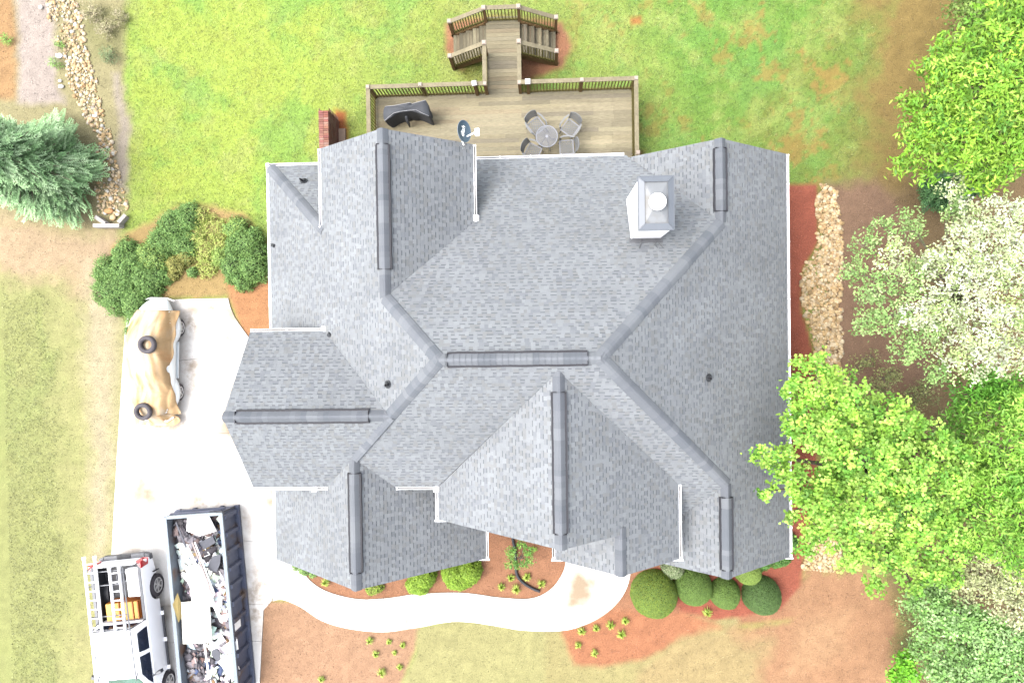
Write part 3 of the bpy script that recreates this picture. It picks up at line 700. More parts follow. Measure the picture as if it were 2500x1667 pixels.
post(-3.08, 10.36, 1.18, caps_=.14); post(.48, 10.36, 1.18, caps_=.14); post(-3.08, 9.21, 1.18, caps_=.14); post(.48, 9.25, 1.18, caps_=.14)
railing((DX0, N1), (-1.9, N1), RT, RT, (0, -1)); railing((-.7, N1), (DX1, N1), RT, RT, (0, -1))
railing((DX0, 5.0), (DX0, N1), RT, RT, (1, 0)); railing((DX1, 5.0), (DX1, N1), RT, RT, (-1, 0))
railing((-1.86, N1), (-1.86, 9.27), RT-.03, RT-.03, (-1, 0)); railing((-.74, N1), (-.74, 9.27), RT-.03, RT-.03, (1, 0))
railing((-1.86, 10.39), (-.74, 10.39), RT-.01, RT-.01, (0, -1))
railing((-1.86, 10.38), (-3.08, 10.36), RT-.02, 1.14, (0, -1)); railing((-.74, 10.38), (.48, 10.36), RT-.02, 1.14, (0, -1))
railing((-1.86, 9.27), (-3.08, 9.21), RT-.02, 1.14, (0, -1)); railing((-.74, 9.27), (.48, 9.25), RT-.02, 1.14, (0, -1))
# ---- brick side wall with a stepped footing
m_brk = mat('brick', (0, 0, 0), .9, var=.12, vscale=6, fine=.1, fscale=30, bump=.3, bscale=60, attr=True)
m_mort = mat('mortar', C(232, 200, 176), .95, var=.05)
a = U(777, 270, 1.2); b = U(802.5, 393, 1.2); bx0, bx1, by1, by0 = a.x, a.x+.34, a.y, 4.9
wl = thing('brick_garden_wall', 'low red brick wall running out from the house beside the deck', 'wall', ((bx0+bx1)/2, (by0+by1)/2, 0))
mb = MB(); mb.box(((bx0+bx1)/2, (by0+by1)/2, .58), (bx1-bx0-.02, by1-by0-.02, 1.16)); mb.build('mortar_core', m_mort, wl)
mb = MB(); rb = random.Random(3)
BC = [(216, 156, 138), (202, 134, 118), (224, 170, 152), (190, 120, 106), (212, 146, 124)]
def bc(k=1): return tuple(v*k*rb.uniform(.9, 1.1) for v in C(*rb.choice(BC)))
yy = by1-.045
while yy > by0:
    for i in range(2): mb.col = bc(); mb.box((bx0+.085+i*.17, yy, 1.165), (.162, .066, .07))
    yy -= .076
for k in range(14):
    z = .06+k*.078
    yy = by1-.1+(.1 if k % 2 else 0)
    while yy > by0+.1:
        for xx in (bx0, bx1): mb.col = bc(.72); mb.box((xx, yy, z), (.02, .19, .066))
        yy -= .2
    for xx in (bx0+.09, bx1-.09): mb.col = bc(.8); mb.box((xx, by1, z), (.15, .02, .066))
mb.build('bricks', m_brk, wl)
mb = MB(); mb.box((bx1+.12, (by0+by1)/2-.15, .05), (.25, by1-by0-.3, .12)); mb.build('footing', m_mort, wl)
ac = thing('air_conditioner', 'grey outdoor unit half hidden under the left rear gable, beside the brick wall', 'air conditioner', (-5.95, 5.35, 0))
m_ac = mat('unit_grey', C(176, 182, 186), .6, var=.05)
mb = MB(); mb.box((-5.98, 5.36, .42), (.72, .72, .84)); mb.build('casing', m_ac, ac, bevel=.03)
mb = MB()
for k in range(5): mb.tube([(-5.98+math.cos(t)*(.06+.06*k), 5.36+math.sin(t)*(.06+.06*k), .86) for t in [2*math.pi*i/20 for i in range(21)]], .006, 5, False)
mb.build('fan_grille', m_dark, ac)
# ================================================================ DECK FURNITURE
m_cast = mat('cast_aluminium', C(176, 178, 178), .55, var=.08, vscale=8, spec=.4)
m_cast2 = mat('cast_aluminium_pale', C(200, 203, 212), .5, var=.06, vscale=8, spec=.4)
tb = thing('patio_table', 'small round pierced-metal patio table between four chairs on the deck', 'table', (.12, 6.29, DZ))
mb = MB(); R_ = .345; n = 9
for ang in (rad(32), rad(122)):
    d = Vector((math.cos(ang), math.sin(ang), 0)); s = Vector((-d.y, d.x, 0))
    for i in range(-n, n+1):
        o = i*R_/n
        if abs(o) < R_-.01:
            h = math.sqrt(R_*R_-o*o); mb.bar(s*o-d*h+Vector((0, 0, .72)), s*o+d*h+Vector((0, 0, .72)), .0125, .01)
mb.build('tabletop', m_cast2, tb, world=False)
mb = MB(); mb.tube([(math.cos(t)*R_, math.sin(t)*R_, .72) for t in [2*math.pi*i/40 for i in range(41)]], .018, 8, False); mb.disc((0, 0, .722), .05, .014); mb.build('table_rim', m_cast2, tb, world=False)
for k in range(4):
    t = rad(20+90*k); mb = MB(); mb.tube([(math.cos(t)*r, math.sin(t)*r, z) for r, z in ((.05, .7), (.1, .45), (.16, .2), (.3, .02))], .016, 8); mb.build('leg', m_cast, tb, world=False)
def lattice(mb, cx_, cy_, z0, w_, d_, sp=.062, bw=.024, zf=None):
    zf = zf or (lambda x, y: z0)
    for sg in (1, -1):
        c = -w_/2-d_/2
        while c < w_/2+d_/2:
            pts = []
            for i in range(13):
                y = -d_/2+d_*i/12; x = c+sg*(y)
                if -w_/2 <= x <= w_/2: pts.append(Vector((cx_+x, cy_+y, zf(x, y))))
            if len(pts) > 1: mb.bar(pts[0], pts[-1], bw, .010)
            c += sp*1.41
def make_chair(label):
    t = thing('patio_chair', label, 'chair', (0, 0, 0), 0, 'chairs round the patio table')
    mb = MB(); lattice(mb, 0, 0, .43, .42, .42)
    mb.build('seat', m_cast, t, world=False)
    mb = MB(); c4 = [(-.22, -.22, .43), (.22, -.22, .43), (.22, .22, .43), (-.22, .22, .43)]
    for i in range(4): mb.bar(c4[i], c4[(i+1) % 4], .032, .02)
    mb.build('seat_frame', m_cast2, t, world=False)
    mb = MB()      # back at +y: curved pierced panel
    nn = 11
    def bp(u, v): return Vector((.255*math.sin(u*1.05), .23+.10*math.cos(u*1.2)-.04+v*.10, .46+v*(.42-.07*u*u)))
    for i in range(nn):
        u = -1+2*i/(nn-1)
        for v0 in range(6):
            v = v0/6; mb.bar(bp(u, v), bp(min(1, u+.2), v+1/6), .017, .008); mb.bar(bp(u, v), bp(max(-1, u-.2), v+1/6), .017, .008)
    mb.tube([bp(-1, 0)]+[bp(-1, v/4) for v in range(1, 5)]+[bp(-1+2*i/10, 1) for i in range(11)]+[bp(1, 1-v/4) for v in range(1, 5)], .014, 6); mb.build('backrest', m_cast, t, world=False)
    for s in (-1, 1):
        mb = MB(); pts = [(s*.25, .26, .68), (s*.30, .1, .67), (s*.30, -.12, .66), (s*.27, -.2, .6), (s*.24, -.2, .44)]
        for i in range(len(pts)-1): mb.bar(pts[i], pts[i+1], .05, .018)
        mb.build('armrest', m_cast, t, world=False)
        for q in (-1, 1): mb = MB(); mb.tube([(s*.2, q*.2, .43), (s*.22, q*.23, .2), (s*.24, q*.26, .01)], .015, 8); mb.build('leg', m_cast, t, world=False)
    return t
c0 = make_chair('patio chair left of the round table, pushed under its upper left rim')
# backs point away from the table
spots = [(-.22, 6.72, rad(38), None), (.88, 6.62, rad(-38), 'patio chair set apart, upper right of the round table'), (.76, 6.0, rad(-88), 'patio chair close against the gutter, lower right of the round table'), (-.34, 5.88, rad(62), 'patio chair half hidden by the roof edge, lower left of the round table')]
for i, (x, y, rz, lb) in enumerate(spots):
    c = c0 if i == 0 else copy_tree(c0)
    c.location = (x, y, DZ); c.rotation_euler = (0, 0, rz)
    if lb: c['label'] = lb
# ---- covered grill
gr = thing('covered_grill', 'barbecue grill under a creased charcoal cover with white piping, on the deck', 'grill', (-4.4, 7.1, DZ))
m_cov = mat('grill_cover', C(104, 108, 116), .75, var=.12, vscale=3.5, bump=.25, bscale=7, spec=.3)
m_pipe = mat('piping_white', (.2, .2, .21), .6, var=0)
G = lambda x, y, z: U(880+x/7.35, 190+y/7.35, z)
top = [G(445, 520, 1.95), G(600, 505, 2.08), G(740, 478, 2.12), G(885, 452, 2.12), G(930, 470, 2.05), G(1040, 440, 2.1), G(1170, 408, 2.1), G(1222, 580, 2.05), G(1228, 690, 2.02), G(1110, 640, 2.08), G(1005, 585, 2.12), G(850, 592, 2.12), G(720, 610, 2.12), G(600, 640, 2.1), G(520, 700, 2.0), G(435, 775, 1.9), G(410, 640, 1.95)]
ctr = sum(top, Vector())/len(top)
NR = 9; n_ = 68; Tt = smooth_poly([tuple(v) for v in top], 4)
rings = []
for r_ in range(NR+1):
    f = r_/NR; ring = []
    for i, p in enumerate(Tt):
        p = Vector(p); th = math.atan2(p.y-ctr.y, p.x-ctr.x)
        fold = .035*math.sin(th*11+2*math.sin(th*3))*f + .02*math.sin(th*23+1)*f
        o = Vector((math.cos(th), math.sin(th), 0)); q = p.copy()
        tgt = Vector((ctr.x+(p.x-ctr.x)*.93, ctr.y+(p.y-ctr.y)*.95, 0)); q.x = p.x*(1-f)+tgt.x*f; q.y = p.y*(1-f)+tgt.y*f
        q += o*(fold+.03*math.sin(f*3.1)); q.z = p.z*(1-f)+(DZ+.06+.03*math.sin(th*7))*f; ring.append(q)
    rings.append(ring)
mb = MB(); inner = []
for f in (0.05, .35, .7):
    inner.append([ctr.lerp(Vector(p), f)+Vector((0, 0, .05*math.cos(f*1.5)-.03*abs(math.sin(i*.4)))) for i, p in enumerate(Tt)])
mb.loft(inner+rings, caps=False); mb.poly(inner[0])
mb.build('cover', m_cov, gr, smooth=True)
mb = MB()
for seq in ([15, 14, 13, 12, 11, 10, 9, 8], [0, 1, 2, 3, 4, 5, 6]):
    mb.tube([top[i]+Vector((0, 0, .02)) for i in seq], .006, 5)
mb.build('piping', m_pipe, gr)
mb = MB(); mb.loft([[G(820+i*0+math.cos(t)*22, 700+math.sin(t)*14, 1.95) for t in [2*math.pi*k/8 for k in range(8)]], [G(855+math.cos(t)*30, 800+math.sin(t)*16, 1.4) for t in [2*math.pi*k/8 for k in range(8)]], [G(885+math.cos(t)*14, 880+math.sin(t)*8, 1.08) for t in [2*math.pi*k/8 for k in range(8)]]]); mb.build('cover_tail', m_cov, gr, smooth=True)
# ---- satellite dish
DC = Vector((-2.2, 5.48, 5.28)); dish = thing('satellite_dish', 'blue-grey oval satellite dish lettered in white, on the eave above the deck', 'satellite dish', (DC.x, DC.y, 4.72))
nrm = Vector((.80, -.02, .60)).normalized(); vv = Vector((0, 1, 0)); vv = (vv-nrm*vv.dot(nrm)).normalized(); uu = vv.cross(nrm).normalized()
m_dish = mat('dish_blue', C(112, 142, 166), .5, var=.06, vscale=4, spec=.4)
mb = MB(); rs = []
for r_ in (0.02, .3, .6, .85, 1.0):
    rs.append([DC+vv*(.295*r_*math.sin(t))+uu*(.26*r_*math.cos(t))+nrm*(.06*r_*r_) for t in [2*math.pi*k/40 for k in range(40)]])
mb.loft(rs, caps=False); mb.poly(rs[0]); mb.loft([[p-nrm*.02 for p in r_] for r_ in rs], caps=False)
mb.build('reflector', m_dish, dish, smooth=True)
mb = MB(); rim = [DC+vv*(.298*math.sin(t))+uu*(.263*math.cos(t))+nrm*.055 for t in [2*math.pi*k/40 for k in range(41)]]; mb.tube(rim, .008, 6, False); mb.build('rim', mat('dish_rim', C(190, 205, 218), .5), dish)
L0 = Vector((-1.78, 5.36, 5.62)); m_lnb = mat('lnb_white', (.72, .72, .7), .5, var=.03)
mb = MB(); mb.tube([DC-vv*.05-nrm*.03, DC+Vector((.1, -.1, -.12)), L0+Vector((-.06, 0, -.05))], .022, 8); mb.build('feed_arm', m_lnb, dish)
mb = MB()
for k in range(3): q = L0+Vector((.0, .055*(k-1), .01*k)); mb.tube([q-nrm*.04, q+nrm*.07], [.04, .032], 12)
mb.box(L0+Vector((.01, 0, -.03)), (.10, .2, .05)); mb.build('feed_horn', m_lnb, dish)
mb = MB(); mb.tube([DC-nrm*.03, DC-nrm*.12+Vector((0, 0, -.12)), (-2.22, 5.2, 4.95)], .02, 8); mb.box((-2.25, 5.17, 4.965), (.14, .18, .01), M=Matrix.Rotation(math.atan(S_), 3, 'Y')); mb.build('mast', m_lnb, dish)
fc = bpy.data.curves.new('lettering', 'FONT'); fc.body = 'dish'; fc.size = .19; fc.extrude = .002; fc.align_x = 'CENTER'; fc.shear = .25
fo = bpy.data.objects.new('tmp', fc); COL.objects.link(fo); bpy.context.view_layer.update()
fm = bpy.data.meshes.new_from_object(fo.evaluated_get(bpy.context.evaluated_depsgraph_get())); bpy.data.objects.remove(fo)
td = (vv*.93+uu*.18*(1 if uu.x > 0 else -1)).normalized(); tu = nrm.cross(td).normalized()
fm.transform(Matrix.Translation(DC+nrm*.045-uu*(.04 if uu.x > 0 else -.04)-tu*.06) @ Matrix((td, tu, nrm)).transposed().to_4x4())
link_mesh('lettering', fm, m_lnb, dish)
#@@DECK_END
# ================================================================ PICKUP TRUCK
m_wpaint = mat('white_paint', (.80, .80, .81), .35, var=.02, vscale=2, spec=.5, coat=.4)
m_tyre = mat('tyre_rubber', C(128, 122, 128), .85, var=.08, vscale=6)
m_alloy = mat('alloy', (.42, .41, .40), .4, var=.05, metal=.3)
m_blk = mat('black_plastic', C(70, 72, 80), .6, var=.1)
m_grey = mat('grey_bumper', C(158, 160, 168), .5, var=.06, metal=.1)
m_tint = mat('tinted_glass', (.012, .016, .03), .12, var=0, spec=.6)
m_wsc = mat('windscreen_glass', (.07, .12, .11), .15, var=.2, vscale=4, spec=.6)
m_alu = mat('ladder_aluminium', (.62, .62, .63), .4, var=.05, vscale=5, metal=.15)
m_rack = mat('rack_steel', C(196, 198, 206), .5, var=.1, vscale=4)
TA = rad(5.7); TR = Matrix.Rotation(TA, 3, 'Z'); TO = Vector((-14.877, -8.957, 0))+TR @ Vector((.0, 0, 0))
truck = thing('pickup_truck', 'white crew-cab pickup truck with a ladder rack, parked beside the debris container', 'pickup truck', TO, TA)
def arc(cy_, r, z0, n=10): return [(cy_+r*math.cos(t), .42+r*math.sin(t)) for t in [math.pi*i/n for i in range(n+1)]]
def skin(s):
    out = [(1.10, .55), (1.12, 1.24), (-.95, 1.26), (-3.2, 1.2), (-4.35, 1.08), (-4.5, .8), (-4.45, .45)]
    out += [(-3.5-.47, .42)]+[(p[0], p[1]) for p in reversed(arc(-3.5, .47, 0))]+[(-3.5+.47, .42)]
    out += [(-.47, .42)]+list(reversed(arc(0, .47, 0)))+[(.47, .42)]
    return [(s*.92, y, z) for y, z in out], [(s*.80, y, z) for y, z in out]
mb = MB()
for s in (-1, 1):
    a, b = skin(s); mb.loft([a, b])
mb.box((0, .08, .62), (1.58, 2.0, .1)); mb.box((0, 1.07, .90), (1.60, .09, .64)); mb.box((0, -.93, .95), (1.60, .06, .6))
mb.loft([[(-.8, y, .45), (.8, y, .45), (.8, y, z), (-.8, y, z)] for y, z in ((-.96, 1.24), (-3.2, 1.19), (-3.6, 1.2), (-4.3, 1.08), (-4.48, .8))])
mb.build('body', m_wpaint, truck, world=False, bevel=.035)
mb = MB()
def gring(z, hx, y0, y1): return [(-hx, y0, z), (hx, y0, z), (hx, y1, z), (-hx, y1, z)]
mb.loft([gring(1.2, .90, -.94, -3.38), gring(1.5, .865, -.97, -2.98), gring(1.76, .80, -1.02, -2.64), gring(1.88, .70, -1.10, -2.48), gring(1.915, .55, -1.25, -2.35)])
cab = mb.build('cab', m_wpaint, truck, world=False, bevel=.03)
def sidewin(ys):
    for s in (-1, 1):
        pts = []
        for y, z in ys:
            hx = .90-(z-1.2)*.117 if z < 1.5 else .865-(z-1.5)*.25
            pts.append(Vector((s*(hx+.008), y, z)))
        mb = MB(); n_ = len(pts)//2
        for i in range(n_-1): mb.poly([pts[i], pts[i+1], pts[2*n_-2-i], pts[2*n_-1-i]])
        mb.build('window', m_tint, cab, world=False)
sidewin([(-1.10, 1.28), (-1.11, 1.5), (-1.16, 1.73), (-1.80, 1.73), (-1.84, 1.5), (-1.86, 1.28)]); sidewin([(-2.0, 1.28), (-1.98, 1.5), (-1.96, 1.73), (-2.56, 1.71), (-2.86, 1.5), (-3.08, 1.28)])
mb = MB(); mb.poly([(-.78, -3.33, 1.25), (.78, -3.33, 1.25), (.70, -2.66, 1.765), (-.70, -2.66, 1.765)]); mb.poly([(-.74, -3.33, 1.255), (-.66, -2.66, 1.77), (.66, -2.66, 1.77), (.74, -3.33, 1.255)]); mb.build('windscreen', m_wsc, cab, world=False)
mb = MB(); mb.box((0, -.955, 1.5), (1.3, .03, .36)); mb.build('rear_window', m_tint, cab, world=False)
mb = MB(); mb.box((0, 1.19, .62), (1.5, .16, .2)); 
for s in (-1, 1): mb.loft([[(s*.75, 1.11, .52), (s*.75, 1.27, .52), (s*.75, 1.27, .72), (s*.75, 1.11, .72)], [(s*.95, 1.02, .54), (s*.93, 1.20, .54), (s*.93, 1.20, .72), (s*.95, 1.02, .72)]])
bp_ = mb.build('rear_bumper', m_grey, truck, world=False, bevel=.02)
mb = MB(); mb.box((0, 1.20, .725), (.5, .14, .02)); mb.box((-.15, 1.20, .73), (.12, .16, .02)); mb.build('step_pad', m_blk, bp_, world=False)
m_red = mat('lamp_red', (.30, .01, .015), .3, var=.1, spec=.6)
for s in (-1, 1):
    mb = MB(); mb.loft([[(s*.74, 1.16, .85), (s*.96, 1.15, .85), (s*.96, .93, .9), (s*.96, .93, 1.2), (s*.96, 1.15, 1.2), (s*.74, 1.16, 1.2)], [(s*.76, 1.0, .86), (s*.94, 1.0, .86), (s*.95, .94, .91), (s*.94, .90, 1.295), (s*.94, 1.13, 1.295), (s*.76, 1.14, 1.295)]]); mb.build('tail_light', m_red, truck, world=False)
    mb = MB(); mb.box((s*.91, -1.96, .40), (.17, 2.3, .05)); rb_ = mb.build('running_board', mat('tread_grey', C(140, 140, 146), .8, var=.2, vscale=14), truck, world=False)
    for y in (-1.0, -1.95, -2.95): mb = MB(); mb.box((s*.92, y, .415), (.18, .14, .05)); mb.build('bracket', m_wpaint, rb_, world=False)
    mb = MB(); mb.tube([(s*.84, -2.88, 1.22), (s*1.06, -2.76, 1.27)], .03); mb.box((s*1.15, -2.72, 1.28), (.2, .1, .17), .35*s); mr_ = mb.build('wing_mirror', m_grey, truck, world=False, bevel=.02)
    mb = MB(); mb.box((s*1.16, -2.66, 1.28), (.17, .012, .14), .35*s); mb.build('mirror_cap', m_blk, mr_, world=False)
    mb = MB(); mb.box((s*.85, .08, 1.275), (.1, 1.98, .02)); mb.build('bed_rail_cap', m_grey, truck, world=False)
    mb = MB()
    mb.loft([[(s*.6, y, z) for y, z in arc(0, .5, 0, 12)]+[(s*.6, -.5, .42)], [(s*.80, y, z) for y, z in arc(0, .5, 0, 12)]+[(s*.80, -.5, .42)]]); mb.build('wheel_arch', m_blk, truck, world=False)
    mb = MB(); mb.box((s*.94, .56, .5), (.1, .03, .3)); mb.build('mud_flap', m_blk, truck, world=False)
mb = MB(); mb.box((0, .05, .685), (1.56, 1.95, .03))
for s in (-1, 1): mb.box((s*.785, .05, .95), (.02, 1.9, .5))
mb.box((0, 1.0, .9), (1.5, .03, .5))
mb.build('bed_liner', m_blk, truck, world=False)
def wheel(parent, x, y, r=.40, w_=.26, side=1, z=None):
    z = z if z is not None else r; X = Vector((1, 0, 0)); c = Vector((x, y, z)); mb = MB(); prof = [(-w_/2, r*.62), (-w_/2, r*.9), (-w_*.38, r*.985), (0, r), (w_*.38, r*.985), (w_/2, r*.9), (w_/2, r*.62)]
    mb.loft([[c+Vector((px_, pr*math.cos(t), pr*math.sin(t))) for t in [2*math.pi*k/30 for k in range(30)]] for px_, pr in prof], caps=False)
    t = mb.build('wheel', m_tyre, parent, world=False, smooth=True)
    mb = MB(); o = side*w_*.36
    mb.tube([c+Vector((o-.03*side, 0, 0)), c+Vector((o-.025*side, 0, 0))], r*.62, 30); mb.tube([c+Vector((o+side*.03, r*.61*math.cos(a), r*.61*math.sin(a))) for a in [2*math.pi*k/30 for k in range(31)]], .02, 6, False)
    for k in range(6):
        a = 2*math.pi*k/6; dr = Vector((0, math.cos(a), math.sin(a))); mb.bar(c+Vector((o+side*.02, 0, 0))+dr*.03, c+Vector((o+side*.012, 0, 0))+dr*r*.6, .06, .03, up=X)
    mb.tube([c+Vector((o, 0, 0)), c+Vector((o+side*.045, 0, 0))], .06, 12)
    mb.build('rim', m_alloy, t, world=False)
for s in (-1, 1):
    for y in (0, -3.5): wheel(truck, s*.80, y, .405, .26, s)
# rack
mb = MB(); zr_ = 2.02
for s in (-1, 1):
    q_ = .78 if s > 0 else .56; mb.tube([(s*q_, 1.2, zr_), (s*q_, -1.8, zr_), (s*q_, -2.6, zr_-.02)], .024, 8); mb.tube([(s*(q_-.08), 1.2, zr_+.03), (s*(q_-.08), -1.9, zr_+.03)], .016, 8)
    for y in (1.1, -.88): mb.tube([(s*.85, y, 1.27), (s*q_, y, zr_)], .022, 8)
    mb.tube([(s*q_, -2.62, zr_-.03), (s*q_, -2.4, 1.88)], .02, 8)
for y in (1.12, .66, -.38, -.88, -2.15): mb.tube([(-.56, y, zr_-.01), (.78, y, zr_-.01)], .02, 8)
mb.build('ladder_rack', m_rack, truck, world=False)
def ladder(label, xa_, xb_, y0, y1, z, slope=0, rz=0):
    L = thing('ladder', label, 'ladder', TO+TR @ Vector(((xa_+xb_)/2, (y0+y1)/2, z)), TA+rz)
    hw = (xb_-xa_)/2; hl = (y1-y0)/2
    for s in (-1, 1): mb = MB(); mb.box((s*hw, 0, .03), (.05, 2*hl, .085)); mb.build('rail', m_alu, L, world=False)
    y = -hl+.15
    while y < hl: mb = MB(); mb.tube([(-hw, y, .03), (hw, y, .03)], .022, 8); mb.build('rung', m_alu, L, world=False); y += .305
    for s in (-1, 1): mb = MB(); mb.box((s*hw, hl+.03, .03), (.075, .1, .1)); mb.build('foot', m_alu, L, world=False)
ladder('long aluminium ladder lying on the left side of the pickup rack, overhanging the tailgate', -.50, -.13, -4.2, 1.62, 2.07, rz=rad(-1.2))
ladder('shorter aluminium ladder lying over the pickup bed, right of the long ladder', .36, .70, -.92, 1.22, 2.06, rz=rad(-1))
# load in the bed
def onbed(x, y, z=.71): return TO+TR @ Vector((x, y, z))
oc = thing('tool_chest', 'orange tool chest with raised ribs in the pickup bed, behind the cab', 'tool chest', onbed(.1, -.52), TA)
m_or = mat('orange_plastic', C(250, 140, 40, 1.1), .5, var=.1, vscale=4); m_orp = mat('orange_lid', C(255, 196, 90, 1.6), .5, var=.08, vscale=4)
mb = MB(); mb.loft([[(-.62, -.3, 0), (.66, -.3, 0), (.66, .3, 0), (-.62, .3, 0)], [(-.6, -.32, .5), (.60, -.32, .5), (.60, .30, .5), (-.6, .30, .5)]]); mb.build('chest_body', m_or, oc, world=False, bevel=.02)
mb = MB(); mb.box((-.33, 0, .54), (.5, .6, .09)); mb.box((.16, 0, .54), (.44, .6, .09)); mb.box((.48, 0, .53), (.16, .6, .08)); ld = mb.build('chest_lid', m_orp, oc, world=False, bevel=.02)
for x in (-.1, .38, .57): mb = MB(); mb.box((x, 0, .555), (.035, .62, .09)); mb.build('lid_rib', m_or, ld, world=False)
wb = thing('storage_box', 'white plastic storage box in the rear of the pickup bed', 'box', onbed(.56, .42), TA)
mb = MB(); mb.box((0, 0, .25), (.48, 1.0, .5)); mb.build('box_body', m_wpaint, wb, world=False, bevel=.03)
mb = MB(); mb.box((-.02, .05, .52), (.24, .9, .04)); mb.box((.14, -.1, .51), (.1, .8, .04)); mb.build('box_lid', m_wpaint, wb, world=False, bevel=.015)
def coil(name, label, cat, c, r, m, n=4, group=None):
    mb = MB(); pts = [Vector(c)+Vector((math.cos(t)*(r+.015*math.sin(t*3.1)), math.sin(t)*(r+.01*math.cos(t*2.3))*.8, .02+t*.008)) for t in [2*math.pi*k/20 for k in range(20*n)]]
    mb.tube(pts, .014, 6); return mb.build(name, m, label=label, cat=cat)
coil('hose_coil', 'dark coiled air hose in the left rear corner of the pickup bed', 'hose', onbed(.0, .55, .72), .22, m_rack)
# ================================================================ DEBRIS CONTAINER
DA = rad(4.1); DR = Matrix.Rotation(DA, 3, 'Z'); DO = Vector((-11.98, -9.40, 0)); DL, DW, DH = 6.5, 2.02, 1.2
dump = thing('debris_container', 'blue-grey steel roll-off container heaped with torn roofing, on the driveway', 'dumpster', DO, DA)
m_steel = mat('container_steel', C(130, 140, 172), .6, var=.25, vscale=2.0, fine=.15, fscale=14, col2=C(150, 128, 112), c2scale=1.6, c2lo=.55, c2hi=.7, spec=.35)
m_rimc = mat('container_rim', C(178, 196, 212, .9), .5, var=.15, vscale=2.5, fine=.1, spec=.4)
m_inner = mat('container_inside', C(205, 216, 230), .6, var=.2, vscale=2, fine=.1, col2=C(190, 150, 128), c2scale=1.1, c2lo=.5, c2hi=.66)
hl, hw = DL/2, DW/2
mb = MB()
for s in (-1, 1): mb.box((s*(hw-.02), 0, DH/2+.12), (.04, DL, DH-.26))
mb.box((0, hl-.03, DH/2+.12), (DW-.08, .05, DH-.26)); mb.box((0, -hl+.03, DH/2+.12), (DW-.08, .05, DH-.26)); mb.box((0, 0, .22), (DW-.08, DL-.06, .06))
mb.build('walls', m_steel, dump, world=False)
mb = MB()
for s in (-1, 1): mb.box((s*(hw-.045), 0, DH/2+.1), (.008, DL-.12, DH-.3))
mb.box((0, hl-.06, DH/2+.1), (DW-.1, .008, DH-.3)); mb.build('inner_lining', m_inner, dump, world=False)
mb = MB()
for s in (-1, 1): mb.box((s*(hw-.02), 0, DH-.02), (.13, DL+.04, .08))
mb.box((0, hl-.02, DH-.023), (DW-.13, .12, .08)); mb.box((0, -hl+.02, DH-.023), (DW-.13, .12, .08)); mb.build('top_rim', m_rimc, dump, world=False, bevel=.01)
for s in (-1, 1):
    for k in range(11):
        y = hl-.2-k*.6
        mb = MB(); mb.loft([[(s*hw, y-.1, .2), (s*(hw+.09), y-.06, .2), (s*(hw+.09), y+.06, .2), (s*hw, y+.1, .2)], [(s*hw, y-.1, DH-.07), (s*(hw+.09), y-.06, DH-.12), (s*(hw+.09), y+.06, DH-.12), (s*hw, y+.1, DH-.07)]]); mb.build('rib', m_steel, dump, world=False)
    mb = MB(); mb.box((s*(hw+.06), 0, .16), (.16, DL, .12)); mb.box((s*.5, 0, .1), (.12, DL, .16)); mb.build('base_rail', m_steel, dump, world=False)
mb = MB(); mb.box((0, hl+.05, .7), (DW-.2, .06, .07)); mb.box((0, hl+.05, 1.0), (DW-.2, .06, .07)); mb.build('end_gate_bar', m_steel, dump, world=False)
mb = MB(); mb.tube([(hw+.05, hl-.05, .3), (hw+.11, hl+.03, .7), (hw+.08, hl+.04, 1.2), (hw-.25, hl+.06, 1.23), (hw-.4, hl+.07, 1.19)], .02, 6)
for k in range(8): mb.disc((hw+.02-.06*k, hl+.05, 1.24-.01*k), .035, .02)
mb.build('gate_chain', m_blk, dump, world=False)
mb = MB(); mb.box((hw+.004, -.75, .78), (.012, .36, .44)); mb.build('sticker', mat('sticker_white', (.6, .6, .6), .5, var=.1, vscale=20), dump, world=False)
# heap
rd = random.Random(21); V = []; F = []; CL = []
def hz(x, y): return .66+.10*math.sin(x*2.1+y*1.3)+.08*math.sin(y*2.7-x)+.05*math.sin(x*5+y*4)
nx_, ny_ = 16, 46
for j in range(ny_+1):
    for i in range(nx_+1):
        x = -hw+.06+(DW-.12)*i/nx_; y = -hl+.08+(DL-.16)*j/ny_; V.append((x, y, hz(x, y)-.05+rd.uniform(-.04, .04)))
HC = [(126, 122, 128), (110, 104, 110), (146, 140, 146), (150, 130, 128), (96, 92, 98), (165, 162, 168)]
for j in range(ny_):
    for i in range(nx_): a = j*(nx_+1)+i; F.append((a, a+1, a+nx_+2, a+nx_+1)); CL.append(C(*rd.choice(HC), 1.8))
def shard(x, y, z, r, col, elong=1.0, n=5, tilt=.35, rz=None, th=.012):
    rz = rd.uniform(0, 6.28) if rz is None else rz
    Mx = (Matrix.Rotation(rz, 3, 'Z') @ Euler((rd.uniform(-tilt, tilt), rd.uniform(-tilt, tilt), 0)).to_matrix())
    pts = []
    for k in range(4):
        t = math.pi/4+math.pi/2*k+rd.uniform(-.35, .35); rr_ = r*rd.uniform(.7, 1.15); pts.append(Vector((math.cos(t)*rr_*elong, math.sin(t)*rr_, 0)))
    cl_ = lambda v: (max(-hw+.07, min(hw-.07, v.x)), max(-hl+.1, min(hl-.1, v.y)), v.z)
    n0 = len(V); V.extend([cl_(Vector((x, y, z))+Mx @ p) for p in pts]); V.extend([cl_(Vector((x, y, z))+Mx @ (p-Vector((0, 0, th)))) for p in pts])
    for f in [(0, 1, 2, 3), (7, 6, 5, 4), (0, 4, 5, 1), (1, 5, 6, 2), (2, 6, 7, 3), (3, 7, 4, 0)]: F.append(tuple(q+n0 for q in f)); CL.append(col)
WHT = (.62, .62, .6)
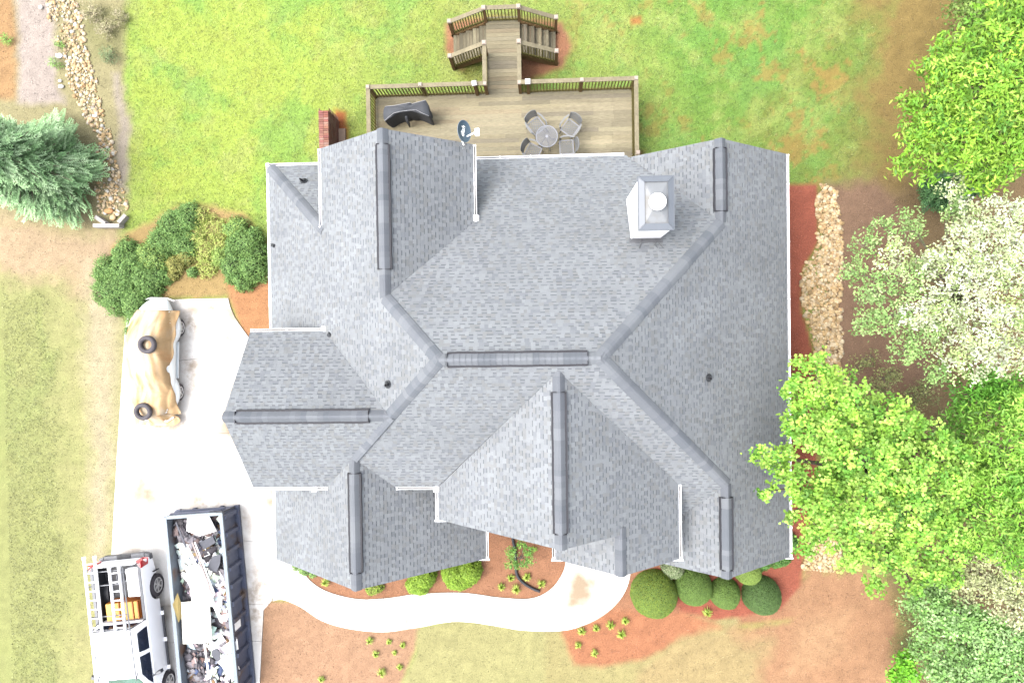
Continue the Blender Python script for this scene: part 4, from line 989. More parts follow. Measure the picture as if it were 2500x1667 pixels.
for k in range(900):
    x = rd.uniform(-hw+.14, hw-.14); y = rd.uniform(-hl+.15, hl-.15); u = rd.random()
    wz = fbm(np.float64(x*1.1+5), np.float64(y*1.1), 8) > .44
    if wz and u < .74: col = tuple(v*rd.uniform(.75, 1.05) for v in WHT)
    elif u < .9: col = C(*rd.choice(HC), rd.uniform(1.3, 2.8))
    else: col = C(*rd.choice([(205, 165, 120), (190, 150, 140), (120, 140, 190), (222, 190, 130)]))
    shard(x, y, hz(x, y)+rd.uniform(-.02, .12), rd.uniform(.04, .22), col, rd.uniform(1, 2.0), tilt=.22)
for k in range(60):
    x = rd.uniform(-hw+.3, hw-.3); y = rd.uniform(-hl+.3, hl-.3); shard(x, y, hz(x, y)+rd.uniform(.02, .16), rd.uniform(.012, .02), rd.choice([WHT, C(90, 90, 100), C(180, 176, 180)]), rd.uniform(12, 24), tilt=.08)
Mw = Matrix.Translation(DO) @ Matrix.Rotation(DA, 4, 'Z')
Vw = [tuple(Mw @ Vector(v)) for v in V]
m_deb = mat('debris', (0, 0, 0), .85, var=.15, vscale=5, fine=.15, fscale=40, attr=True)
np_mesh('roofing_debris', Vw, F, m_deb, colors=np.array(CL), label='heap of torn grey shingles and white scraps filling the container', cat='debris', kind='stuff')
def board(name, label, cat, pts, zt, m, th=.03, group=None):
    mb = MB(); w_ = [U(p[0], p[1], z) for p, z in zip(pts, zt)]
    mb.loft([[q-Vector((0, 0, th)) for q in w_], w_]); return mb.build(name, m, label=label, cat=cat, group=group)
A6 = lambda x, y: (390+x/6.533, 1210+y/6.533)
A7 = lambda x, y: (400+x/6.617, 1430+y/6.617)
m_wb = mat('foam_white', (.66, .66, .64), .8, var=.05, vscale=4); m_ply = mat('plywood', C(246, 218, 140), .8, var=.12, vscale=4, stretch=(1, 6, 1)); m_gsh = mat('shingle_bundle', C(136, 138, 148), .9, var=.12, vscale=8)
m_cream = mat('board_cream', (.64, .62, .54), .8, var=.04, vscale=3)
board('panel_board', 'large white panel board lying along the middle of the container, over the debris', 'board', [A7(280, 262), A7(470, 250), A7(720, 60), A7(775, 915), A7(305, 935)], [1.02]*5, m_cream, .03)
board('insulation_sheet', 'long white insulation sheet above the large panel in the container', 'insulation', [A6(420, 1130), A6(620, 1080), A6(860, 1520), A6(850, 1760), A6(520, 1780), A6(480, 1430)], [1.0, 1.02, 1.05, 1.05, 1.0, .98], m_wb, .05)
board('insulation_sheet', 'square white insulation sheet by the end gate of the container', 'insulation', [A6(440, 270), A6(740, 245), A6(800, 360), A6(900, 560), A6(640, 640), A6(430, 560)], [1.0, 1.0, 1.03, 1.0, 1.0, .98], m_wb, .05)
board('plywood_offcut', 'tan plywood offcut leaning over the left rim of the container', 'board', [A7(220, 110), A7(272, 260), A7(280, 500), A7(238, 590), A7(140, 300)], [1.26, 1.18, 1.18, 1.28, 1.36], m_ply, .015)
board('panel_board', 'tilted square white board in the lower right corner of the container', 'board', [A7(880, 1220), A7(1110, 1090), A7(1235, 1370), A7(1085, 1500)], [.98, 1.02, 1.0, .95], m_wb, .03)
board('curved_sheet', 'curled white sheet against the right wall of the container, above the tilted board', 'sheet', [A7(960, 970), A7(1080, 880), A7(1180, 850), A7(1200, 1020), A7(1080, 1080), A7(940, 1040)], [1.0, 1.05, 1.1, 1.08, 1.02, .98], m_wb, .03)
board('shingle_bundle', 'dark grey shingle bundle near the upper right of the container', 'shingles', [A6(625, 745), A6(840, 640), A6(890, 745), A6(700, 860)], [1.02, 1.02, .98, .98], m_gsh, .08)
board('shingle_sheet', 'bent grey shingle sheet right of the long strips in the container', 'shingles', [A6(840, 960), A6(970, 930), A6(960, 1080), A6(910, 1210), A6(790, 1190), A6(770, 1120)], [.98, 1.0, 1.02, .98, .96, .98], m_gsh, .03)
board('shingle_sheet', 'round-edged grey sheet left of the tilted board in the container', 'shingles', [A7(780, 1040), A7(850, 1010), A7(910, 1080), A7(900, 1200), A7(860, 1220), A7(760, 1110)], [1.0]*6, m_gsh, .03)
def strip(label, p, q, m, w_=.08, z0=1.1, z1=1.12):
    mb = MB(); mb.bar(U(*p, z0), U(*q, z1), w_, .03); mb.build('metal_strip', m, label=label, cat='metal strip', group='long strips lying across the debris')
strip('leftmost long white strip across the debris', A6(440, 820), A7(940, 575), m_wb, .10, 1.1, 1.12)
strip('middle long pinkish strip across the debris', A6(520, 740), A6(840, 1568), mat('strip_pink', C(226, 206, 202), .6), .05, 1.13, 1.14)
strip('right dark-edged long strip across the debris', A6(560, 740), A6(880, 1580), m_wb, .035, 1.14, 1.15)
strip('short dark strip from the upper left corner of the container', A6(260, 420), A6(430, 840), mat('strip_dark', C(96, 98, 116), .6), .06, 1.08, 1.08)
strip('thin white strip at the bottom of the container', A7(650, 880), A7(730, 1475), m_wb, .05, 1.06, 1.04)
# ================================================================ COVERED CAR
CA = rad(-2.2); CR = Matrix.Rotation(CA, 3, 'Z'); CO = Vector((-13.78, -.8, 0))
car = thing('covered_car', 'small rounded pale car with bulging fenders, mostly hidden under a faded orange sheet', 'car', CO, CA)
m_car = mat('car_paint_pale', (.52, .56, .58), .4, var=.04, vscale=2, spec=.5, coat=.3)
PH = [(2.14, .42), (2.05, .62), (1.8, .86), (1.45, 1.02), (1.1, 1.2), (.6, 1.42), (0, 1.46), (-.5, 1.4), (-.85, 1.16), (-1.1, .98), (-1.6, .92), (-2.0, .74), (-2.14, .5)]
def hC(y):
    if y >= PH[0][0]: return PH[0][1]
    for (y1_, h1), (y0_, h0) in zip(PH[:-1], PH[1:]):
        if y0_ <= y <= y1_: return h0+(h1-h0)*(y-y0_)/(y1_-y0_)
    return PH[-1][1]
def wC(y): return .67*(1-abs(y/2.3)**4)+.10
mb = MB(); rings = []
for i in range(27):
    y = 2.14-4.28*i/26; H = hC(y); W_ = wC(y); r_ = []
    for k in range(20):
        t = 2*math.pi*k/20; cx_, sz = math.cos(t), math.sin(t)
        x = W_*math.copysign(abs(cx_)**.6, cx_); z = .25+(H-.25)*(.5+.5*math.copysign(abs(sz)**.75, sz)); r_.append((x*(1-.18*max(0, (z-.8)/.7)), y, z))
    rings.append(r_)
mb.loft(rings); cb = mb.build('body', m_car, car, world=False, smooth=True)
for s in (-1, 1):
    for y, L in ((1.12, .62), (-1.18, .60)):
        mb = MB(); rings = []
        for i in range(13):
            v = -1+2*i/12; rr_ = math.sqrt(max(0, 1-v*v)); rings.append([(s*(.46+.38*math.cos(t)*max(.05, rr_)), y+L*v, .40+.42*math.sin(t)*max(.05, rr_)) for t in [math.pi*k/10 for k in range(11)]]+[(s*.1, y+L*v, .40), ])
        mb.loft(rings); mb.build('fender', m_car, car, world=False, smooth=True)
        wheel(car, s*.69, y, .32, .17, s)
    mb = MB(); mb.box((s*.60, -.03, .3), (.2, 1.3, .05)); mb.build('running_board', m_car, car, world=False)
mb = MB(); mb.tube([(-.5, 2.10, .38), (-.3, 2.15, .38), (.3, 2.15, .38), (.55, 2.06, .38)], .03, 8); mb.build('bumper', m_alloy, car, world=False)
mb = MB(); mb.tube([(-.66, -2.05, .42), (-.4, -2.2, .42), (.4, -2.2, .42), (.62, -2.05, .42)], .035, 8); mb.build('bumper', m_alloy, car, world=False)
# sheet
m_tarp = mat('orange_sheet', (0, 0, 0), .7, var=.1, vscale=2, fine=.05, fscale=20, bump=.2, bscale=9, attr=True, spec=.3)
V = []; F = []; CL = []
nu, nv = 60, 130
def edge_e(y): return .84+.02*math.sin(y*1.9+.5)-.11*math.exp(-((y+.45)/.5)**2)
for j in range(nv+1):
    y = -2.38+4.1*j/nv
    xe_ = edge_e(y)+.02*math.sin(y*9); xw_ = -.98+.03*math.sin(y*7)
    if y < -1.95: xe_ = .55+.28*math.sin((-1.95-y)*7)
    for i in range(nu+1):
        x = xw_+(xe_-xw_)*i/nu; W_ = wC(max(-2.1, min(2.1, y)))
        H = hC(max(-2.14, min(2.14, y))); k = abs(x)/(W_*.98)
        k = abs(x)/(W_*.96)
        z = .27+(H-.25)*(.5+.5*math.sqrt(max(0, 1-k**3.33))**.75) if k < 1 else .27+(H-.25)*.5-(k-1)*.5*(1 if x < 0 else .6)
        # fenders hold the sheet up
        for fy in (1.12, -1.18):
            q = 1-((abs(x)-.46)/.42)**2-((y-fy)/.62)**2
            if q > 0 and abs(x) > .2: z = max(z, .42+.44*math.sqrt(q))
        if y < -2.14: z -= (-2.14-y)*1.2
        wr = .018*math.sin(x*22+2.5*math.sin(y*1.7)+.6*math.sin(y*6))*(.4+.6*min(1, abs(x)/.4))+.012*math.sin(y*13+x*9)*float(vnoise(np.float64(x*2), np.float64(y*2), 3))
        wr += .03*max(0, math.sin((y+.9)*7+x*11))*(1 if (x > .1 and -1.3 < y < .2) else 0)
        V.append((x, y, max(.3, z)+.075+wr))
ca_, cb_, cc_ = C(255, 236, 208, 1.25), C(255, 214, 158, 1.25), C(252, 176, 108, 1.2)  # faded orange cloth; blown-out whites and fold contrast are painted into these colours
for j in range(nv):
    for i in range(nu):
        a = j*(nu+1)+i; F.append((a, a+1, a+nu+2, a+nu+1)); x, y, _ = V[a]
        n = float(fbm(np.float64(x*4+.5*math.sin(y*3)), np.float64(y*1.0), 31)); e = min(1, max(0, (x-.15)/.5)); o = min(1, max(0, (n-.40)*3+e*1.1+.35*(.25 < (y+2.0) < .9)-.2+.5*max(0, math.sin(x*24+2.2*math.sin(y*1.6)+n*9))**3))
        c = tuple(p*(1-o)+q*o for p, q in zip(ca_, cb_)); o2 = min(1, max(0, (n-.6)*4+max(0, e-.55)))
        CL.append(tuple(p*(1-o2)+q*o2 for p, q in zip(c, cc_)))
Mc = Matrix.Translation(CO) @ Matrix.Rotation(CA, 4, 'Z')
tp = np_mesh('car_sheet', [tuple(Mc @ Vector(v)) for v in V], F, m_tarp, colors=np.array(CL), smooth=True, label='faded orange sheet with blown-out whites painted in, draped over the small parked car', cat='tarpaulin')
sm = tp.modifiers.new('thick', 'SOLIDIFY'); sm.thickness = .008
def loose_tyre(px, py, z, label, tilt):
    p = U(px, py, z); mb = MB(); R0, r0 = .235, .075; rings = []
    for k in range(37):
        t = 2*math.pi*k/36; rings.append([(math.cos(t)*(R0+r0*1.0*math.cos(a)), math.sin(t)*(R0+r0*math.cos(a)), .09+.095*math.copysign(abs(math.sin(a))**.7, math.sin(a))) for a in [2*math.pi*q/14 for q in range(14)]])
    mb.loft(rings, caps=False)
    o = mb.build('tyre', m_tyre, world=False, smooth=True, label=label, cat='tyre', group='tyres weighing down the sheet'); o.location = p; o.rotation_euler = tilt
loose_tyre(363, 841, 1.50, 'loose tyre lying on the roof of the covered car', (.02, .05, 0))
loose_tyre(353, 1003, .96, 'loose tyre lying on the lower end of the covered car', (.12, .04, 0))
#@@VEH_END
# ================================================================ VEGETATION
def leafmat(name, transl=.3): return mat(name, (0, 0, 0), .6, var=.08, vscale=1.5, attr=True, transl=transl, spec=.25)
m_leaf = leafmat('leaf_soft'); m_needle = leafmat('leaf_needle', .12); m_bark = mat('bark', C(176, 158, 136), .9, var=.2, vscale=8)
def rdir(n, g, upb=0.0):
    v = g.normal(size=(n, 3)); v[:, 2] += upb; return v/np.linalg.norm(v, axis=1, keepdims=True)
def leaves(P, A, Nn, ln, wd):
    """diamond leaves: centres P, axis A, approx normal Nn, lengths, widths"""
    B = np.cross(Nn, A); B /= np.linalg.norm(B, axis=1, keepdims=True)+1e-9
    ln = np.asarray(ln).reshape(-1, 1); wd = np.asarray(wd).reshape(-1, 1)
    fold = Nn*wd*.18
    V = np.stack([P-A*ln*.5, P+B*wd*.5+fold, P+A*ln*.5, P-B*wd*.5+fold], 1).reshape(-1, 3)
    F = np.arange(len(P)*4).reshape(-1, 4); return V, F
LK = 2.3
def tint(cols, n, g, sd=.10, k_=None):
    c = np.array([C(*q) for q in cols])*(k_ or LK); k = g.integers(0, len(c), n); w_ = g.random((n, 1)); c2 = c[g.integers(0, len(c), n)]
    return (c[k]*w_+c2*(1-w_))*np.clip(g.normal(1, sd, (n, 1)), .6, 1.5)
def tree(label, lobes, base, cols, leaf=(.11, .07), per=900, clump=14, spread=.17, seed=1, cat='tree', name='broadleaf_tree', bark=m_bark, limb=.07, flower=None, upb=.9, group=None, trunk_r=.16, inner=.35):
    """lobes: (ox,oy,z,r) overview pixels, height, radius in metres"""
    g = np.random.default_rng(seed); b = O(base[0], base[1], 0); t = thing(name, label, cat, b, group=group)
    Ls = [(O(l[0], l[1], l[2]), l[3]) for l in lobes]
    AP = []; AC = []
    tw = MB()
    for li, (c, r) in enumerate(Ls):
        ntw = max(4, int(per*(r/.65)**2/clump))
        d = rdir(ntw, g, .55); rad_ = r*(inner+(1-inner)*g.random((ntw, 1))**.45)
        # shoots poke out unevenly
        rad_ *= (1+.28*(vnoise(d[:, 0]*2.3+li, d[:, 1]*2.3, seed)-.4))[:, None]
        tc = np.array(c)+d*rad_*np.array([1, 1, .75])
        for k in range(0, ntw, 9): tw.tube([c-Vector((0, 0, r*.3)), Vector(tc[k])*.5+c*.5, Vector(tc[k])], [.018, .011, .005], 4, False)
        cc = tint(cols if len(lobes[li]) < 5 else lobes[li][4], ntw, g, .26)
        low = ((tc[:, 2]-c.z)/(r+1e-6))[:, None]
        for q in range(clump):
            AP.append(np.concatenate([tc+g.normal(0, spread*.6, (ntw, 3))*np.array([1, 1, .6])], 1)); AC.append(cc*g.normal(1, .07, (ntw, 1)))
    P = np.concatenate(AP); CC = np.clip(np.concatenate(AC), .003, .8); n = len(P)
    A = rdir(n, g); A[:, 2] *= .45; A /= np.linalg.norm(A, axis=1, keepdims=True)
    Nn = rdir(n, g, 1.3*upb+.5); V, F = leaves(P, A, Nn, leaf[0]*g.uniform(.7, 1.25, n), leaf[1]*g.uniform(.7, 1.25, n))
    np_mesh('crown', V, F, m_leaf, t, colors=CC)
    top = sum((c for c, r in Ls), Vector())/len(Ls); zt = min(c.z for c, r in Ls)
    fork = Vector((b.x+(top.x-b.x)*.3, b.y+(top.y-b.y)*.3, zt*.5))
    mb = MB(); mb.tube([b-Vector((0, 0, .1)), b.lerp(fork, .5)+Vector((.05, .04, 0)), fork], [trunk_r*1.2, trunk_r, trunk_r*.8], 10); mb.build('trunk', bark, t, smooth=True)
    for c, r in Ls:
        mid = fork.lerp(c, .5)+Vector((g.normal(0, .12), g.normal(0, .12), -.15))
        tw.tube([fork, mid, c-Vector((0, 0, r*.2)), c+Vector((0, 0, r*.3))], [limb, limb*.6, limb*.3, .008], 6, False)
    tw.build('limbs', bark, t)
    return t
G_ = lambda l: l
LIME = [(178, 226, 90), (160, 214, 78), (194, 236, 112), (132, 190, 70), (110, 168, 62)]
tree('lime-green broadleaf tree overhanging the right roof edge, nearest to the house', [
    (1850, 905, 6.3, .5), (1915, 880, 6.2, .5), (1860, 975, 6.6, .6), (1790, 1050, 6.2, .45), (1840, 1110, 6.4, .55), (1910, 1010, 7, .65), (1960, 930, 6.6, .6), (2040, 960, 6.6, .6), (1990, 1055, 7.2, .7), (1905, 1150, 6.7, .6), (1885, 1215, 6.2, .45), (1985, 1160, 7, .7), (2070, 1080, 7, .65), (2085, 1180, 6.9, .65), (1955, 1255, 6.3, .55), (2040, 1275, 6.4, .6), (2140, 1010, 6.4, .55), (2165, 1110, 6.6, .6), (2150, 1205, 6.4, .6), (2130, 1300, 6, .45), (2195, 1060, 6.2, .5),
    (1745, 1042, 6, .2), (1812, 970, 6.1, .24), (1822, 900, 6, .24), (1762, 1128, 6, .22), (1838, 838, 5.9, .2), (2010, 1345, 5.9, .25), (2095, 1345, 5.9, .28), (1812, 1185, 6, .2), (1880, 840, 6, .28), (1850, 1262, 6, .22), (2195, 1160, 6.3, .5), (2235, 1110, 6.2, .5), (2190, 1240, 6.1, .45), (2080, 1010, 5.8, .45), (2180, 1320, 5.6, .4), (2060, 1230, 6.4, .5), (2000, 1000, 5.6, .6), (1930, 1090, 5.6, .6), (2060, 1130, 5.6, .6)],
    (1985, 1060), LIME, leaf=(.095, .078), per=1250, clump=18, inner=.25, spread=.13, seed=4)
TOPG = [(172, 218, 72), (146, 200, 62), (188, 230, 92), (120, 176, 56), (104, 158, 58)]
tree('bright green broadleaf tree filling the upper right corner', [
    (2330, 20, 7, .75), (2295, 95, 7.2, .75), (2210, 135, 6.8, .6), (2150, 150, 6.4, .42), (2185, 195, 6.8, .6), (2120, 242, 6.3, .42), (2080, 235, 5.9, .22), (2100, 330, 6.3, .42), (2070, 372, 5.9, .26), (2155, 265, 6.8, .55), (2205, 285, 7, .6), (2150, 340, 6.6, .5), (2215, 355, 6.8, .55), (2265, 205, 7.3, .7), (2265, 285, 7.2, .65), (2325, 180, 7.4, .75), (2325, 265, 7.2, .7), (2330, 350, 7, .65), (2280, 380, 6.8, .5), (2400, 60, 7, .9), (2400, 200, 7, .9), (2410, 330, 7, .8), (2100, 290, 6.2, .3), (2165, 100, 6.1, .26), (2245, 420, 6.2, .35), (2130, 392, 6, .3)],
    (2230, 250), TOPG, leaf=(.15, .052), per=950, clump=15, spread=.18, seed=8)
tree('dull green bushy tree under the bright one, at the top edge', [(2230, 20, 3.4, .7), (2262, 75, 3.4, .65), (2215, 95, 3.2, .5), (2290, 20, 3.5, .7), (2240, -40, 3.4, .8)], (2235, 60), [(146, 178, 86), (128, 162, 76), (160, 190, 100)], leaf=(.13, .07), per=800, seed=9)
CRM = [(198, 218, 146), (226, 236, 190), (172, 200, 118), (240, 244, 218)]; PAL = [(150, 190, 108), (164, 200, 118), (134, 176, 96), (182, 208, 138)]; WHB = [(232, 238, 200), (212, 226, 166), (246, 248, 228), (186, 212, 138), (224, 234, 186)]
tree('white-blossomed spreading tree beside the gravel swale, in the right middle', [
    (1985, 565, 5.4, .38, PAL), (1955, 625, 5.2, .34, PAL), (2005, 665, 5.8, .5, PAL), (2055, 590, 6, .5, CRM), (2085, 645, 6.2, .5, PAL), (2050, 725, 6, .5, PAL), (2110, 710, 6.4, .5, CRM), (2100, 530, 5.6, .3, PAL), (2030, 520, 5.3, .3, PAL), (2090, 500, 5.3, .28, PAL), (2130, 775, 6.2, .5, PAL), (2080, 805, 5.9, .42, PAL), (1990, 740, 5.6, .4, PAL), (2165, 625, 6.6, .6, CRM), (2170, 720, 6.6, .55, CRM), (2205, 560, 6.8, .6, WHB), (2190, 805, 6.4, .5, CRM), (2235, 640, 6.9, .65, WHB), (2250, 740, 6.8, .6, CRM), (2240, 830, 6.4, .5, CRM), (2295, 570, 7, .7, WHB), (2315, 660, 7, .65, CRM), (2310, 740, 6.9, .6, CRM), (2320, 820, 6.6, .55, CRM), (2285, 500, 6.8, .55, WHB), (2340, 510, 6.8, .6, WHB), (2225, 500, 6.4, .45, WHB), (2190, 430, 6.2, .36, CRM), (2200, 372, 6.1, .28, WHB), (2185, 480, 6.2, .38, PAL), (2390, 600, 6.9, .9, CRM), (2390, 750, 6.8, .9, CRM), (2150, 855, 5.8, .36, PAL), (2240, 395, 6.1, .3, CRM), (2140, 600, 6.2, .36, WHB)],
    (2180, 690), CRM, leaf=(.08, .045), per=1000, clump=15, spread=.13, seed=12, name='blossom_tree', limb=.05, bark=mat('bark_pale', C(206, 194, 160), .9, var=.15))
tree('tall bright green tree with long leaves at the right edge, below the blossom', [
    (2230, 905, 5, .5, [(120, 186, 70), (104, 170, 62)]), (2290, 890, 5.2, .55, [(120, 190, 66), (108, 176, 60)]), (2335, 960, 6.2, .6), (2265, 960, 5.6, .5), (2310, 1030, 6.6, .6), (2350, 1100, 7, .6), (2290, 1120, 6.6, .5), (2345, 1180, 7, .6), (2270, 1190, 6.6, .5), (2310, 1245, 6.8, .6), (2240, 1240, 6, .4), (2370, 1280, 6.8, .6), (2400, 950, 6.5, .9), (2410, 1150, 7, .9), (2200, 1000, 4.2, .45, [(128, 190, 74)]), (2210, 950, 4.4, .45, [(128, 190, 74)]), (2215, 1060, 4.6, .45, [(128, 190, 74)]), (2250, 880, 4.8, .4, [(128, 190, 74)]), (2340, 900, 5.2, .5, [(120, 186, 68)]), (2250, 1040, 5, .5)],
    (2290, 1080), [(158, 214, 78), (136, 194, 68), (180, 228, 100), (110, 168, 60)], leaf=(.16, .048), per=900, clump=15, spread=.18, seed=15)
tree('cream-flowered tree at the right edge near the bottom', [(2300, 1300, 5.6, .5), (2340, 1345, 5.8, .55), (2265, 1350, 5.4, .42), (2330, 1400, 5.6, .5), (2200, 1325, 5, .4), (2235, 1310, 5.2, .4), (2390, 1350, 5.8, .7), (2215, 1370, 4.8, .3)], (2290, 1340), [(200, 206, 150), (184, 196, 134), (216, 220, 174)], leaf=(.08, .045), per=1300, seed=17, name='blossom_tree')
tree('grey-green leafy tree filling the lower right corner', [(2155, 1405, 4.6, .5), (2160, 1360, 4.2, .4), (2150, 1520, 4.2, .4), (2120, 1490, 3.8, .35), (2130, 1440, 4.2, .4), (2205, 1425, 5, .55), (2180, 1490, 4.8, .5), (2250, 1455, 5.2, .6), (2240, 1530, 5.2, .6), (2305, 1475, 5.4, .6), (2330, 1550, 5.6, .65), (2175, 1560, 4.8, .5), (2285, 1590, 5.3, .7), (2100, 1385, 3.9, .3), (2125, 1350, 3.8, .3), (2380, 1480, 5.4, .7), (2350, 1640, 5.4, .8), (2210, 1650, 5, .7)], (2240, 1500), [(162, 204, 126), (144, 190, 108), (182, 218, 148), (156, 212, 108)], leaf=(.10, .058), per=1500, seed=19)
tree('small bright green sapling at the bottom edge, left of the corner tree', [(2070, 1525, 1.4, .3), (2055, 1555, 1.3, .3), (2090, 1550, 1.4, .28), (2082, 1510, 1.2, .2)], (2072, 1540), [(140, 214, 60), (120, 196, 50)], leaf=(.13, .08), per=1100, seed=21, trunk_r=.04, limb=.02, name='sapling')
UND = [(150, 158, 96), (128, 142, 82), (166, 170, 110)]
for i, (x, y, r, lb) in enumerate([(2030, 870, .5, 'sparse olive undergrowth bush just above the lime tree'), (2120, 905, .55, 'thin olive bush on leaf litter between the blossom tree and the lime tree'), (1985, 830, .35, 'thin weedy bush on the lower end of the gravel swale'), (2090, 1400, .5, 'low olive bush left of the lower right corner tree'), (2090, 1470, .35, 'sparse weedy bush above the bright sapling'), (2160, 985, .5, 'dull bush between the lime tree and the long-leaved tree')]):
    tree(lb, [(x, y, .5, r), (x+14, y-16, .5, r*.7), (x-18, y+10, .4, r*.7)], (x, y), UND, leaf=(.09, .04), per=420, seed=30+i, trunk_r=.03, limb=.015, name='undergrowth_bush', cat='bush')
# ---- conifers built from drooping sprays
def conifer(label, base, H, R, cols, n=1500, seed=2, z0=.3, name='cedar_tree', leaf=(.15, .035)):
    g = np.random.default_rng(seed); b = O(base[0], base[1], 0); t = thing(name, label, 'tree', b)
    mb = MB(); mb.tube([b, b+Vector((0, 0, H*.55)), b+Vector((0, 0, H*.96))], [.16*R, .09*R, .015], 10); mb.build('trunk', m_bark, t)
    u = g.random(n)**.75; z = z0+(H-z0)*(1-u); th = g.random(n)*6.283
    r = R*(1-((z-z0)/(H-z0)))**.72*(.62+.42*g.random(n))*(1+.16*np.sin(th*5+z*2)); r = np.maximum(r, .06)
    dirv = np.stack([np.cos(th), np.sin(th), .15-.35*g.random(n)], 1); dirv += g.normal(0, .18, (n, 3)); dirv /= np.linalg.norm(dirv, axis=1, keepdims=True)
    tip = np.stack([b.x+np.cos(th)*r, b.y+np.sin(th)*r, z], 1); L = .42+.25*g.random(n)
    cc = tint(cols, n, g, .12); Ps = []; As = []; Cs = []; Ns = []; W = []
    side = np.cross(dirv, np.array([0, 0, 1.])); side /= np.linalg.norm(side, axis=1, keepdims=True)+1e-9; upv = np.cross(side, dirv)
    for k in range(9):
        f = k/8
        for s in (-1, 1):
            a = dirv*.78+side*s*.62; a += g.normal(0, .12, (n, 3)); a /= np.linalg.norm(a, axis=1, keepdims=True)
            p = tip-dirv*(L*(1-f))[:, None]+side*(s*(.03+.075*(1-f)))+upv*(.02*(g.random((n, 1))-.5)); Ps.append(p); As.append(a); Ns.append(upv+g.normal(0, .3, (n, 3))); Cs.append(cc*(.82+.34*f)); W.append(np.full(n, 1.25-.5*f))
    P = np.concatenate(Ps); W = np.concatenate(W); Nn = np.concatenate(Ns); Nn /= np.linalg.norm(Nn, axis=1, keepdims=True)
    V, F = leaves(P, np.concatenate(As), Nn, leaf[0]*W, leaf[1]*W*1.4)
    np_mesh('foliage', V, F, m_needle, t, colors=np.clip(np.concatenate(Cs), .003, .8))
    # dark inner branches
    mb = MB()
    for i in range(0, n, 6):
        mb.tube([Vector((b.x, b.y, z[i]-.1)), Vector(tip[i])], [.03*R, .006], 4, False)
    mb.build('branches', m_bark, t)
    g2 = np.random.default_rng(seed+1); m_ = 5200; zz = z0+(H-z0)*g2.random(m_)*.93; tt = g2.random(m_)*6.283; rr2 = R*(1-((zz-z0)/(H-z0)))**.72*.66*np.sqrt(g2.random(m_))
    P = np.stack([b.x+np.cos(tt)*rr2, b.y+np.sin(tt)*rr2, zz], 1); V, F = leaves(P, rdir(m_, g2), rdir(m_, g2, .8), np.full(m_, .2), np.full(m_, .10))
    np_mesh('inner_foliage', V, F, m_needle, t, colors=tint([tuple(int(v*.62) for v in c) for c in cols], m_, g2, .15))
    return t
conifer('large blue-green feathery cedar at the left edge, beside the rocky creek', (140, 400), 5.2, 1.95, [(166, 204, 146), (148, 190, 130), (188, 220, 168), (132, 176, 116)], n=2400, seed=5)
conifer('small dark evergreen behind the white-blossomed tree, upper right', (2140, 450), 2.4, .75, [(84, 128, 76), (70, 112, 66), (98, 140, 84)], n=500, seed=6, name='evergreen_tree')
# ---- shrubs: leafy skin on soft lobes
def shrub(label, lobes, cols, leaf=(.05, .03), dens=2200, seed=1, name='shrub', cat='shrub', rough=.05, core=(70, 92, 50), lift=1.0, upb=.4, group=None, stems=True):
    """lobes (ox,oy,r,h): plan radius and height in metres"""
    g = np.random.default_rng(seed); Ls = []
    for l in lobes:
        p = O(l[0], l[1], l[3]*.6); kk = 1.16 if name in ('juniper', 'weed_patch') else 1; Ls.append((p.x, p.y, l[2]*kk, l[3]/kk, l[4] if len(l) > 4 else cols))
    bx = sum(l[0] for l in Ls)/len(Ls); by = sum(l[1] for l in Ls)/len(Ls); t = thing(name, label, cat, (bx, by, 0), group=group)
    AP = []; AC = []; AN = []
    for li, (x, y, r, h, cl) in enumerate(Ls):
        n = int(dens*r*r*6*(.5+.5*h/max(r, .01))); d = rdir(n, g, .35); d[:, 2] = np.abs(d[:, 2])
        P = np.stack([x+d[:, 0]*r, y+d[:, 1]*r, .03+d[:, 2]*h*.97], 1)
        bump = (fbm(P[:, 0]*4, P[:, 1]*4, seed)-.5)*rough*4
        P += d*(bump+g.normal(0, rough*.45, n))[:, None]
        keep = np.ones(n, bool)
        for lj, (x2_, y2_, r2, h2, _) in enumerate(Ls):
            if lj != li: keep &= ((P[:, 0]-x2_)/r2)**2+((P[:, 1]-y2_)/r2)**2+(P[:, 2]/h2)**2 > .72
        P = P[keep]; AP.append(P); AN.append(d[keep]); c = tint(cl, len(P), g, .12)
        pn = fbm(P[:, 0]*7, P[:, 1]*7, seed+3); AC.append(c*(.8+.4*pn)[:, None])
    P = np.concatenate(AP); Nn = np.concatenate(AN)+g.normal(0, .55, (len(P), 3)); Nn[:, 2] += upb; Nn /= np.linalg.norm(Nn, axis=1, keepdims=True)
    A = np.cross(Nn, rdir(len(P), g)); A /= np.linalg.norm(A, axis=1, keepdims=True)
    V, F = leaves(P, A, Nn, leaf[0]*g.uniform(.7, 1.3, len(P)), leaf[1]*g.uniform(.7, 1.3, len(P)))
    np_mesh('foliage', V, F, m_leaf, t, colors=np.clip(np.concatenate(AC), .003, .8))
    mb = MB()
    for x, y, r, h, _ in Ls:
        k = .88; rs = []
        for q in range(7):
            a = math.pi/2*q/6; rs.append([(x+r*k*math.cos(a)*math.cos(b), y+r*k*math.cos(a)*math.sin(b), h*k*math.sin(a)+.005) for b in [2*math.pi*j/18 for j in range(18)]])
        mb.loft(rs)
    mb.build('inner_growth', mat('core_%d_%d_%d' % core, C(*core), .95, var=.35, vscale=9), t, smooth=True)
    return t
JU = [(136, 176, 96), (120, 162, 86), (158, 194, 108), (106, 146, 78)]; JY = [(170, 200, 102), (154, 188, 94), (190, 214, 118)]; OL = [(168, 170, 92), (150, 158, 84), (190, 184, 104)]
